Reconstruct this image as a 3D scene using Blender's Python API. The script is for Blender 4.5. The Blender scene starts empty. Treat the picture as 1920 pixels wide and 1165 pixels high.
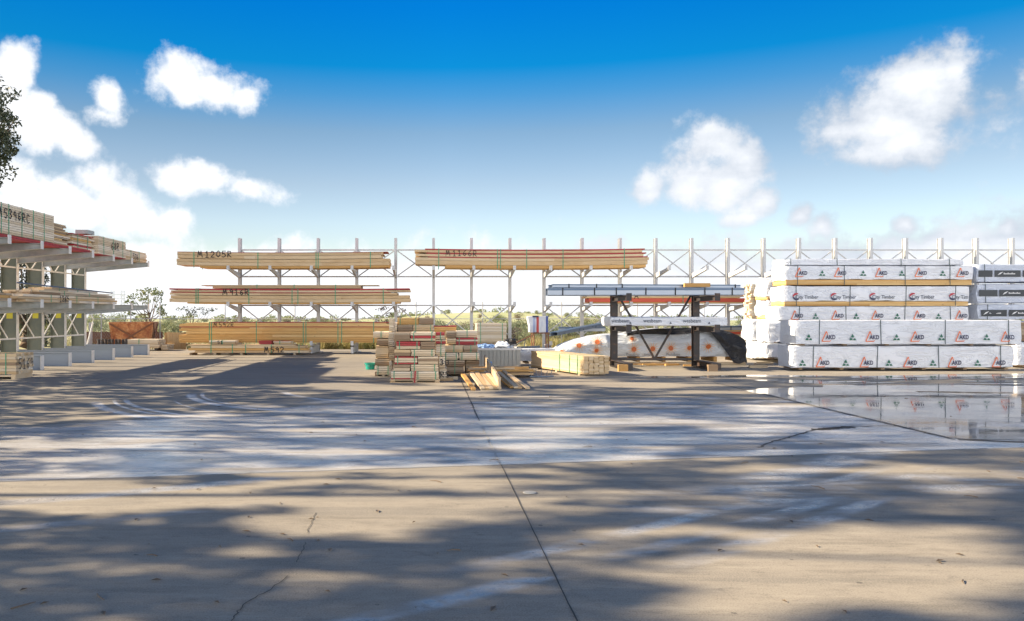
import bpy, math, random
from mathutils import Vector, Matrix, noise
R = math.radians
random.seed(7)
sc = bpy.context.scene
col = sc.collection
# ---------------------------------------------------------------- camera, world, sun, exposure
F = 1440.0; CX = 812.0; CY = 590.0; EYE = 1.55
cam_d = bpy.data.cameras.new("camera"); cam = bpy.data.objects.new("camera", cam_d); col.objects.link(cam)
cam.location = (0, 0, EYE); cam.rotation_euler = (R(90), 0, 0)
cam_d.sensor_width = 36; cam_d.lens = 27; cam_d.shift_x = (960 - CX) / 1920; cam_d.shift_y = (CY - 582.5) / 1920
cam_d.clip_end = 5000; cam_d.clip_start = 0.05
sc.camera = cam
sc.view_settings.view_transform = 'Standard'; sc.view_settings.look = 'None'
sc.view_settings.exposure = 1.3; sc.view_settings.gamma = 1
SUN_EL = 28.0; SUN_A = -0.03      # light runs to +X and slightly towards the camera
TAN = math.tan(R(SUN_EL))
sd = bpy.data.lights.new("sun", 'SUN'); sd.energy = 5.0; sd.angle = R(0.55); sd.color = (1, .83, .60)
so = bpy.data.objects.new("sun", sd); col.objects.link(so)
Ld = Vector((1, SUN_A, -TAN)).normalized()
so.rotation_euler = Ld.to_track_quat('-Z', 'Y').to_euler(); so.location = (-30, 0, 30)
w = bpy.data.worlds.new("World"); sc.world = w; w.use_nodes = True
wn = w.node_tree.nodes; wl = w.node_tree.links
def wnode(t, **k):
    n = wn.new(t)
    for a, b in k.items(): setattr(n, a, b)
    return n
bg = wn['Background']
sky = wnode('ShaderNodeTexSky', sky_type='NISHITA'); sky.sun_disc = False
sky.sun_elevation = R(SUN_EL); sky.sun_rotation = R(-90); sky.ozone_density = 2.5; sky.dust_density = .6; sky.air_density = 1.2
bg.inputs[1].default_value = 0.103
tc = wnode('ShaderNodeTexCoord')
sep = wnode('ShaderNodeSeparateXYZ'); wl.new(tc.outputs['Generated'], sep.inputs[0])
def wm(op, a, b=None, c=None, clamp=False):
    n = wnode('ShaderNodeMath', operation=op); n.use_clamp = clamp
    for i, v in enumerate((a, b, c)):
        if v is None: continue
        if isinstance(v, (int, float)): n.inputs[i].default_value = v
        else: wl.new(v, n.inputs[i])
    return n.outputs[0]
az = wm('ARCTAN2', sep.outputs[0], sep.outputs[1])
el = wm('ARCSINE', sep.outputs[2])
cmb = wnode('ShaderNodeCombineXYZ'); wl.new(az, cmb.inputs[0]); wl.new(el, cmb.inputs[1])
# wisps that push the cloud outlines about
nz = wnode('ShaderNodeTexNoise'); nz.inputs['Scale'].default_value = 9; nz.inputs['Detail'].default_value = 9; nz.inputs['Roughness'].default_value = .62
wl.new(tc.outputs['Generated'], nz.inputs['Vector'])
nz2 = wnode('ShaderNodeTexNoise'); nz2.inputs['Scale'].default_value = 22; nz2.inputs['Detail'].default_value = 8; nz2.inputs['Roughness'].default_value = .6
wl.new(tc.outputs['Generated'], nz2.inputs['Vector'])
def azel(px, py):
    dx = (px - CX) / F; dz = (CY - py) / F; l = math.sqrt(1 + dx * dx + dz * dz)
    return math.atan2(dx, 1), math.asin(dz / l)
# cloud puffs: centre, half-sizes (all angles on the sky), tilt, strength
PUFF = [(345,150,62,42,10,1.1),(400,172,70,34,0,1.15),(450,178,55,30,8,1),(360,182,50,22,0,.9),
 (365,112,26,10,40,.45),
 (200,190,22,30,-20,.95),(195,215,34,17,0,.7),
 (20,130,42,62,25,1.2),(5,190,50,60,0,1.2),(75,200,30,30,30,1),(100,235,50,32,35,1.15),(140,268,48,26,20,1),(60,245,50,26,30,.9),
 (330,338,42,28,0,1),(395,335,62,28,5,1.1),(455,350,55,22,12,.95),
 (185,340,40,36,40,1),(220,375,70,45,35,1.15),(150,395,90,45,10,1.2),(60,400,100,40,0,1.1),(40,350,70,34,20,.9),(330,408,30,22,0,.9),(250,415,90,30,0,1.1),
 (1560,245,60,46,-20,.82),(1660,230,85,62,-25,1.0),(1745,180,80,78,-35,1.05),(1790,130,48,46,0,.95),(1690,270,90,42,-10,1),(1610,290,90,22,0,.7),
 (1870,200,40,60,0,.42),(1915,150,20,40,0,.4),
 (1350,270,56,34,35,1),(1400,300,50,38,20,.95),(1220,350,34,32,0,1.05),(1290,350,62,40,0,1.1),(1350,350,70,40,0,1),(1300,280,32,28,0,.6),
 (1425,382,44,26,-15,1.05),(1400,408,48,14,-8,.8),(1500,405,26,20,-25,.9),(1540,425,30,22,20,.8),(1700,425,30,16,20,.85),(1890,430,22,18,0,.7),(1440,330,30,24,0,.5)]
dens = None
for (px, py, rx, ry, rot, s) in PUFF:
    a0, e0 = azel(px, py)
    mp = wnode('ShaderNodeMapping', vector_type='TEXTURE')
    mp.inputs['Location'].default_value = (a0, e0, 0)
    k = math.cos(a0) ** 2
    mp.inputs['Scale'].default_value = (rx * k * 1.42 / F, ry * 1.42 * math.cos(a0) / F, 1)
    mp.inputs['Rotation'].default_value = (0, 0, R(-rot))
    wl.new(cmb.outputs[0], mp.inputs['Vector'])
    ln = wnode('ShaderNodeVectorMath', operation='LENGTH'); wl.new(mp.outputs[0], ln.inputs[0])
    d = wm('MULTIPLY', wm('SUBTRACT', 1, ln.outputs['Value']), s)
    dens = d if dens is None else wm('SMOOTH_MAX', dens, d, .25)
n1 = wm('SUBTRACT', nz.outputs['Fac'], .5); n2 = wm('SUBTRACT', nz2.outputs['Fac'], .5)
# bank of cloud along the horizon
bank = wm('MULTIPLY', wm('SUBTRACT', .101, el), 17)
dens = wm('SMOOTH_MAX', dens, bank, .2)
behind = wm('MINIMUM', wm('MULTIPLY', wm('SUBTRACT', wm('MULTIPLY', sep.outputs[1], -1), .15), 2.2), wm('MULTIPLY', wm('SUBTRACT', .42, el), 3))  # unseen bright cloud bank added behind the camera to light front faces
dens = wm('MAXIMUM', dens, behind)
dd = wm('ADD', wm('ADD', wm('ADD', dens, .10), wm('MULTIPLY', n1, 2.1)), wm('MULTIPLY', n2, 1.6))
mr = wnode('ShaderNodeMapRange', interpolation_type='SMOOTHSTEP'); wl.new(dd, mr.inputs[0])
mr.inputs[1].default_value = .06; mr.inputs[2].default_value = .72
# grey undersides
gs = wnode('ShaderNodeMapRange'); nz3 = wnode('ShaderNodeTexNoise'); nz3.inputs['Scale'].default_value = 7; nz3.inputs['Detail'].default_value = 5
mp3 = wnode('ShaderNodeMapping'); mp3.inputs['Scale'].default_value = (1, 1, 3.2); wl.new(tc.outputs['Generated'], mp3.inputs[0]); wl.new(mp3.outputs[0], nz3.inputs['Vector'])
wl.new(nz3.outputs['Fac'], gs.inputs[0]); gs.inputs[1].default_value = .35; gs.inputs[2].default_value = .72
# more grey on the side away from the sun
azg = wnode('ShaderNodeMapRange'); wl.new(az, azg.inputs[0]); azg.inputs[1].default_value = -.1; azg.inputs[2].default_value = .55
azg.inputs[3].default_value = .30; azg.inputs[4].default_value = 1.05
bk = wnode('ShaderNodeMapRange'); wl.new(sep.outputs[1], bk.inputs[0]); bk.inputs[1].default_value = .15; bk.inputs[2].default_value = -.15
elg = wnode('ShaderNodeMapRange'); wl.new(el, elg.inputs[0]); elg.inputs[1].default_value = .09; elg.inputs[2].default_value = .2; elg.inputs[3].default_value = .8; core = wnode('ShaderNodeMapRange'); wl.new(dd, core.inputs[0]); core.inputs[1].default_value = .35; core.inputs[2].default_value = 1.25; core.inputs[3].default_value = 1; core.inputs[4].default_value = 0
gfac = wm('MULTIPLY', wm('ADD', wm('MULTIPLY', gs.outputs[0], .7), wm('MULTIPLY', core.outputs[0], .62)), wm('MULTIPLY', azg.outputs[0], elg.outputs[0]), clamp=True)
cc = wnode('ShaderNodeMixRGB'); wl.new(gfac, cc.inputs[0]); cc.inputs[1].default_value = (4.7, 4.75, 4.85, 1); cc.inputs[2].default_value = (2.2, 2.5, 2.95, 1)
cb = wnode('ShaderNodeMixRGB'); wl.new(bk.outputs[0], cb.inputs[0]); wl.new(cc.outputs[0], cb.inputs[1]); cb.inputs[2].default_value = (13.8, 13.6, 13.4, 1)  # extra bright colour of the added cloud behind the camera
# elevation grade of the clear sky (deep polarised blue above, milky below)
rp = wnode('ShaderNodeValToRGB'); er = wnode('ShaderNodeMapRange'); wl.new(el, er.inputs[0]); er.inputs[1].default_value = 0; er.inputs[2].default_value = .84
wl.new(er.outputs[0], rp.inputs[0])
cr = rp.color_ramp
cr.elements[0].position = 0; cr.elements[0].color = (.95, .92, .95, 1); cr.elements[1].position = 1; cr.elements[1].color = (.22, .36, .55, 1)
for p, c in ((.14, (.86, .81, .85)), (.197, (.74, .69, .71)), (.276, (.50, .57, .62)), (.33, (.18, .49, .68)), (.37, (.011, .435, .715)), (.456, (.002, .377, .786)), (.52, (.01, .36, .72)), (.75, (.15, .34, .58))):
    e = cr.elements.new(p); e.color = (*c, 1)
mul = wnode('ShaderNodeMixRGB', blend_type='MULTIPLY'); mul.inputs[0].default_value = 1; wl.new(sky.outputs[0], mul.inputs[1]); wl.new(rp.outputs[0], mul.inputs[2])
mx = wnode('ShaderNodeMixRGB'); wl.new(mr.outputs[0], mx.inputs[0]); azs = wnode('ShaderNodeMapRange'); wl.new(az, azs.inputs[0]); azs.inputs[1].default_value = -.6; azs.inputs[2].default_value = .02; azs.inputs[3].default_value = .62; azs.inputs[4].default_value = 1
azr = wnode('ShaderNodeMapRange'); wl.new(az, azr.inputs[0]); azr.inputs[1].default_value = .25; azr.inputs[2].default_value = .75; azr.inputs[3].default_value = 1; azr.inputs[4].default_value = .82
ms2 = wnode('ShaderNodeVectorMath', operation='SCALE'); wl.new(mul.outputs[0], ms2.inputs[0]); wl.new(wm('MULTIPLY', azs.outputs[0], azr.outputs[0]), ms2.inputs['Scale'])
wl.new(ms2.outputs[0], mx.inputs[1]); wl.new(cb.outputs[0], mx.inputs[2])
wl.new(mx.outputs[0], bg.inputs[0])

# ---------------------------------------------------------------- helpers
def X(px, Y): return (px - CX) * Y / F
def Z(py, Y): return EYE + (CY - py) * Y / F
WM = {}
def thing(name, label, cat, loc=(0, 0, 0), rz=0, group=None):
    o = bpy.data.objects.new(name, None); col.objects.link(o)
    o.location = loc; o.rotation_euler = (0, 0, rz); o['label'] = label; o['category'] = cat
    if group: o['group'] = group
    o.empty_display_size = .2
    WM[o.name] = Matrix.Translation(Vector(loc)) @ Matrix.Rotation(rz, 4, 'Z')
    return o
def tag(o, label, cat, group=None, kind=None):
    if label: o['label'] = label
    if cat: o['category'] = cat
    if group: o['group'] = group
    if kind: o['kind'] = kind
    return o
def dup(root, loc, rz=None, label=None):
    r = root.copy(); col.objects.link(r); r.location = loc
    if rz is not None: r.rotation_euler = (0, 0, rz)
    if label: r['label'] = label
    for ch in list(root.children):
        c = ch.copy(); col.objects.link(c); c.parent = r
        for g in list(ch.children):
            d = g.copy(); col.objects.link(d); d.parent = c
    return r
class MB:
    def __init__(s): s.v = []; s.f = []; s.m = []
    def poly(s, pts, m=0):
        b = len(s.v); s.v += [tuple(p) for p in pts]; s.f.append(tuple(range(b, b + len(pts)))); s.m.append(m)
    def hexa(s, c, m=0):          # 8 corners: bottom 4 ccw, top 4 ccw
        b = len(s.v); s.v += [tuple(p) for p in c]
        for q in ((3,2,1,0),(4,5,6,7),(0,1,5,4),(1,2,6,5),(2,3,7,6),(3,0,4,7)): s.f.append(tuple(b+i for i in q)); s.m.append(m)
    def box(s, x0, x1, y0, y1, z0, z1, m=0):
        s.hexa([(x0,y0,z0),(x1,y0,z0),(x1,y1,z0),(x0,y1,z0),(x0,y0,z1),(x1,y0,z1),(x1,y1,z1),(x0,y1,z1)], m)
    def lbox(s, x0, x1, y0, y1, z0, z1, m=0, fz=None, n=10):   # long box along x, bent by fz(x)
        b = len(s.v)
        for i in range(n + 1):
            x = x0 + (x1 - x0) * i / n; d = fz(x) if fz else 0
            s.v += [(x,y0,z0+d),(x,y1,z0+d),(x,y1,z1+d),(x,y0,z1+d)]
        for i in range(n):
            a = b + 4*i; c = a + 4
            for j in range(4):
                k = (j+1) % 4; s.f.append((a+j, a+k, c+k, c+j)); s.m.append(m)
        s.f.append((b+3,b+2,b+1,b)); s.m.append(m); e = b+4*n; s.f.append((e,e+1,e+2,e+3)); s.m.append(m)
    def beam(s, p0, p1, wd, h, m=0, up=(0,0,1)):
        p0 = Vector(p0); p1 = Vector(p1); d = (p1-p0).normalized(); u = Vector(up)
        if abs(d.dot(u)) > .98: u = Vector((0,1,0))
        sd_ = d.cross(u).normalized()*wd/2; uu = sd_.cross(d).normalized()*h/2
        s.hexa([p0-sd_-uu,p0+sd_-uu,p1+sd_-uu,p1-sd_-uu,p0-sd_+uu,p0+sd_+uu,p1+sd_+uu,p1-sd_+uu], m)
    def tube(s, pts, r, n=8, m=0, cap=True):
        pts = [Vector(p) for p in pts]; rs = r if isinstance(r, (list, tuple)) else [r]*len(pts)
        b = len(s.v)
        for i, p in enumerate(pts):
            d = (pts[min(i+1,len(pts)-1)] - pts[max(i-1,0)]).normalized()
            a = d.cross(Vector((0,0,1)));
            if a.length < .05: a = d.cross(Vector((0,1,0)))
            a.normalize(); c = d.cross(a)
            for j in range(n):
                t = 2*math.pi*j/n; s.v.append(tuple(p + (a*math.cos(t)+c*math.sin(t))*rs[i]))
        for i in range(len(pts)-1):
            for j in range(n):
                k = (j+1) % n; s.f.append((b+i*n+j, b+i*n+k, b+(i+1)*n+k, b+(i+1)*n+j)); s.m.append(m)
        if cap:
            s.f.append(tuple(b+j for j in range(n))[::-1]); s.m.append(m)
            e = b+(len(pts)-1)*n; s.f.append(tuple(e+j for j in range(n))); s.m.append(m)
    def build(s, name, mats, parent=None, local=False, smooth=False):
        me = bpy.data.meshes.new(name)
        v = s.v
        if parent is not None and not local:
            inv = WM[parent.name].inverted(); v = [tuple(inv @ Vector(p)) for p in v]
        me.from_pydata(v, [], s.f)
        if not isinstance(mats, (list, tuple)): mats = [mats]
        for m in mats: me.materials.append(m)
        me.polygons.foreach_set('material_index', s.m)
        if smooth: me.polygons.foreach_set('use_smooth', [True]*len(s.f))
        me.update()
        if smooth: me.set_sharp_from_angle(angle=R(48))
        o = bpy.data.objects.new(name, me); col.objects.link(o)
        if parent is not None:
            o.parent = parent; WM[o.name] = WM[parent.name]
        else: WM[o.name] = Matrix()
        return o

# ---------------------------------------------------------------- materials
def mat(name, base=(.5,.5,.5), rough=.6, metal=0, spec=.5):
    m = bpy.data.materials.new(name); m.use_nodes = True
    p = m.node_tree.nodes['Principled BSDF']
    p.inputs['Base Color'].default_value = (*base, 1); p.inputs['Roughness'].default_value = rough
    p.inputs['Metallic'].default_value = metal; p.inputs['Specular IOR Level'].default_value = spec
    return m
class NT:
    def __init__(s, m): s.m = m; s.n = m.node_tree.nodes; s.l = m.node_tree.links; s.p = s.n['Principled BSDF']
    def node(s, t, **k):
        n = s.n.new(t)
        for a, b in k.items(): setattr(n, a, b)
        return n
    def put(s, sock, v):
        if isinstance(v, (int, float)): sock.default_value = v
        elif isinstance(v, tuple): sock.default_value = (*v, 1) if len(v) == 3 and sock.type == 'RGBA' else v
        else: s.l.new(v, sock)
    def math(s, op, a, b=0, clamp=False):
        n = s.node('ShaderNodeMath', operation=op); n.use_clamp = clamp; s.put(n.inputs[0], a); s.put(n.inputs[1], b); return n.outputs[0]
    def noise(s, vec, scale, detail=4, rough=.55, dist=0):
        n = s.node('ShaderNodeTexNoise'); s.l.new(vec, n.inputs['Vector']); n.inputs['Scale'].default_value = scale
        n.inputs['Detail'].default_value = detail; n.inputs['Roughness'].default_value = rough; n.inputs['Distortion'].default_value = dist; return n.outputs['Fac']
    def mp(s, vec, scale=(1,1,1), loc=(0,0,0), rot=(0,0,0)):
        n = s.node('ShaderNodeMapping'); s.l.new(vec, n.inputs[0]); n.inputs['Scale'].default_value = scale
        n.inputs['Location'].default_value = loc; n.inputs['Rotation'].default_value = rot; return n.outputs[0]
    def mix(s, f, a, b, mode='MIX'):
        n = s.node('ShaderNodeMixRGB', blend_type=mode); s.put(n.inputs[0], f); s.put(n.inputs[1], a); s.put(n.inputs[2], b); return n.outputs[0]
    def rng(s, v, a, b, c=0, d=1, smooth=True):
        n = s.node('ShaderNodeMapRange', interpolation_type='SMOOTHSTEP' if smooth else 'LINEAR'); s.put(n.inputs[0], v)
        for i, q in enumerate((a, b, c, d)): n.inputs[i+1].default_value = q
        return n.outputs[0]
    def bump(s, h, strength=.3, dist=.01):
        n = s.node('ShaderNodeBump'); n.inputs['Strength'].default_value = strength; n.inputs['Distance'].default_value = dist
        s.l.new(h, n.inputs['Height']); s.l.new(n.outputs[0], s.p.inputs['Normal'])
    def objc(s): return s.node('ShaderNodeTexCoord').outputs['Object']
    def pos(s): return s.node('ShaderNodeNewGeometry').outputs['Position']
    def isl(s): return s.node('ShaderNodeNewGeometry').outputs['Random Per Island']
    def col(s, c): s.put(s.p.inputs['Base Color'], c)

def wood(name, a, b, c, axis='x', rough=.7):
    m = mat(name, a, rough, 0, .2); t = NT(m); v = t.objc(); i = t.isl()
    sc_ = (1.2, 14, 22) if axis == 'x' else (14, 1.2, 22) if axis == 'y' else (14,14,1.2)
    sh = t.node('ShaderNodeVectorMath', operation='ADD'); t.l.new(v, sh.inputs[0])
    cx = t.node('ShaderNodeCombineXYZ'); t.put(cx.inputs[0], t.math('MULTIPLY', i, 17.)); t.put(cx.inputs[1], t.math('MULTIPLY', i, 31.)); t.l.new(cx.outputs[0], sh.inputs[1])
    g = t.noise(t.mp(sh.outputs[0], sc_), 2.2, 6, .65, .6)
    big = t.noise(t.mp(sh.outputs[0], (.6,2,2)), 1.3, 3)
    c1 = t.mix(t.rng(g, .35, .7), a, b)
    c2 = t.mix(t.rng(t.math('FRACT', t.math('MULTIPLY', i, 7.3)), .0, 1., 0, .85, False), c1, c); c2 = t.mix(t.rng(t.math('FRACT', t.math('MULTIPLY', i, 13.7)), .55, 1., 0, .5, False), c2, (a[0]*.6, a[1]*.5, a[2]*.38))
    c3 = t.mix(t.rng(big, .45, .8, 0, .5), c2, (a[0]*.72, a[1]*.6, a[2]*.45))
    kn = t.node('ShaderNodeTexVoronoi'); kn.inputs['Scale'].default_value = 3.2; t.l.new(t.mp(sh.outputs[0], (.55,1.6,1.6)), kn.inputs['Vector'])
    c4 = t.mix(t.rng(kn.outputs['Distance'], .03, .085, .75, 0), c3, (.16,.07,.03))
    t.col(c4); t.bump(g, .25, .004); return m
M = {}
M['pine'] = wood('pine', (.64,.48,.29), (.52,.36,.19), (.72,.60,.42))
M['honey'] = wood('honey pine', (.68,.42,.16), (.54,.29,.09), (.76,.55,.27))
M['cream'] = wood('cream pine', (.74,.63,.46), (.62,.49,.32), (.79,.71,.58))
M['aged'] = wood('weathered pine', (.34,.25,.17), (.23,.15,.09), (.52,.43,.31))
M['pine_y'] = wood('pine along y', (.55,.42,.27), (.45,.32,.18), (.63,.52,.37), 'y')
M['fence_w'] = wood('fence boards', (.50,.34,.17), (.40,.25,.12), (.58,.42,.24), 'z')
M['lumber'] = wood('yellowish lumber', (.66,.50,.30), (.54,.37,.19), (.72,.58,.39))
def red_paint():
    m = mat('red sealer', (.42,.03,.035), .6); t = NT(m); n = t.noise(t.mp(t.objc(), (1,8,8)), 3, 5)
    t.col(t.mix(t.rng(n, .4, .75), (.42,.035,.04), (.30,.05,.04))); return m
M['red'] = red_paint()
M['red2'] = mat('orange red sealer', (.62,.10,.05), .6)
M['black_ink'] = mat('black marker', (.02,.02,.022), .7)
M['strap'] = mat('green strap', (.02,.30,.16), .4)
M['dstrap'] = mat('dark strap', (.03,.06,.07), .4)
def galv(name, a, b, rough=.45, metal=.25):
    m = mat(name, a, rough, metal); t = NT(m); v = t.pos()
    n = t.noise(v, 6, 5); n2 = t.noise(t.mp(v, (9,9,1)), 2, 4)
    c = t.mix(t.rng(n, .35, .7), a, b); c = t.mix(t.rng(n2, .62, .85, 0, .35), c, (.25,.16,.09))
    t.col(c); t.put(t.p.inputs['Roughness'], t.rng(n, .3, .7, rough-.1, rough+.15)); return m
M['galv'] = galv('galvanised steel', (.50,.51,.51), (.60,.60,.60), .5, .05)
M['bin'] = galv('dull bin steel', (.26,.27,.26), (.33,.34,.33), .5, .2)
M['white_steel'] = galv('white painted steel', (.74,.73,.70), (.66,.65,.61), .5, 0)
M['grey_steel'] = galv('grey painted steel', (.42,.44,.43), (.34,.37,.36), .5, 0)
M['screen'] = galv('olive grey steel', (.13,.15,.12), (.17,.18,.14), .6, 0)
M['blue_steel'] = galv('zinc purlin', (.42,.50,.60), (.34,.42,.52), .3, .6)
M['purlin_web'] = mat('pale zinc web', (.37,.42,.49), .35, .3)
M['purlin_edge'] = mat('zinc lip', (.10,.15,.23), .4, .3)
M['base_steel'] = mat('blue grey painted steel', (.30,.35,.42), .5)
M['dark_steel'] = galv('dark blue steel', (.10,.14,.20), (.14,.18,.24), .35, .5)
def black_steel():
    m = mat('black steel', (.035,.03,.028), .55); t = NT(m); n = t.noise(t.pos(), 7, 6)
    t.col(t.mix(t.rng(n, .5, .75), (.035,.03,.03), (.12,.06,.035))); t.bump(n, .2, .003); return m
M['black_steel'] = black_steel()
def rust():
    m = mat('rusty plate', (.35,.15,.06), .8); t = NT(m); v = t.pos(); n = t.noise(v, 3.5, 7, .65, .5); n2 = t.noise(v, 11, 5)
    c = t.mix(t.rng(n, .35, .65), (.62,.28,.11), (.34,.11,.05)); c = t.mix(t.rng(n2, .5, .75, 0, .7), c, (.66,.44,.22)); t.col(c); t.bump(n2, .4, .006); return m
M['rust'] = rust()
M['rust_dark'] = mat('rusty frame', (.22,.10,.055), .8)
def wrap(name, c, rough=.38):
    m = mat(name, c, rough, 0, .45); t = NT(m); v = t.objc()
    n = t.noise(t.mp(v, (1.1,3,3.4), rot=(0,R(12),0)), 1.6, 3, .5, 1.6); n2 = t.noise(t.mp(v, (1.4,5,5), rot=(0,R(-20),0)), 3.5, 3, .5, 1.2)
    r = t.math('ABSOLUTE', t.math('SUBTRACT', n, .5)); r2 = t.math('ABSOLUTE', t.math('SUBTRACT', n2, .5))
    h = t.math('ADD', t.rng(r, 0, .09), t.math('MULTIPLY', t.math('MULTIPLY', t.rng(r2, 0, .07), t.rng(n, .5, .65)), .4))
    d = t.noise(v, 1.3, 4); t.col(t.mix(t.rng(d, .5, .8, 0, .3), c, (c[0]*.82, c[1]*.82, c[2]*.8)))
    t.bump(h, .55, .022); return m
M['wrap'] = wrap('white plastic wrap', (.73,.76,.81))
M['wrap_blue'] = wrap('pale blue plastic wrap', (.55,.61,.72))
M['p_orange'] = mat('orange print', (.72,.17,.06), .5)
M['p_navy'] = mat('navy print', (.03,.035,.09), .5)
M['p_green'] = mat('green print', (.015,.13,.085), .5)
M['p_red'] = mat('red print', (.42,.03,.05), .5)
M['p_dark'] = mat('charcoal print', (.03,.04,.05), .5)
M['p_white'] = mat('white print', (.7,.72,.74), .5)
M['p_grey'] = mat('grey print', (.10,.12,.16), .5)
M['p_sun'] = mat('sun print', (.74,.36,.10), .55)
M['p_sun2'] = mat('sun heart print', (.50,.13,.04), .55)
M['tarp'] = wrap('silvery tarpaulin', (.62,.67,.74), .35)
M['black_tarp'] = wrap('black tarpaulin', (.025,.026,.03), .42)
M['teal'] = mat('teal plastic', (.01,.28,.22), .4)
M['blue_cloth'] = wrap('blue plastic sheet', (.22,.36,.62), .5)
M['yellow'] = mat('yellow label', (.62,.55,.03), .5)
M['crack'] = mat('dark joint filler', (.075,.07,.062), .9)
M['joint_pale'] = mat('pale joint filler', (.42,.41,.38), .85)
def leafm(name, a, b, c=None, trans=.25):
    m = mat(name, a, .55); t = NT(m); i = t.isl(); n = t.noise(t.pos(), .9, 3)
    cc_ = t.mix(t.rng(i, 0, 1, 0, 1, False), a, b)
    if c: cc_ = t.mix(t.rng(n, .48, .66), cc_, c)
    t.col(cc_)
    tr = t.node('ShaderNodeBsdfTranslucent'); t.put(tr.inputs[0], cc_); ms = t.node('ShaderNodeMixShader'); ms.inputs[0].default_value = trans
    out = t.n['Material Output']; t.l.new(t.p.outputs[0], ms.inputs[1]); t.l.new(tr.outputs[0], ms.inputs[2]); t.l.new(ms.outputs[0], out.inputs[0]); return m
M['leaf_dark'] = leafm('dark gum leaf', (.035,.05,.03), (.06,.075,.04), trans=.12)
M['leaf'] = leafm('gum leaf', (.10,.14,.05), (.17,.20,.08), (.24,.22,.06))
M['leaf_pale'] = leafm('pale scrub leaf', (.17,.21,.11), (.24,.27,.14), (.30,.27,.14))
M['leaf_brown'] = leafm('brown scrub leaf', (.16,.11,.08), (.22,.16,.12), (.12,.10,.07))
M['grass'] = leafm('dry grass blade', (.36,.33,.12), (.46,.38,.18), (.22,.26,.08))
M['dead_leaf'] = leafm('fallen leaf', (.10,.06,.03), (.20,.14,.08), trans=0)
M['bark'] = wood('bark', (.16,.12,.09), (.10,.075,.055), (.22,.18,.14), 'z', .9)

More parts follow.
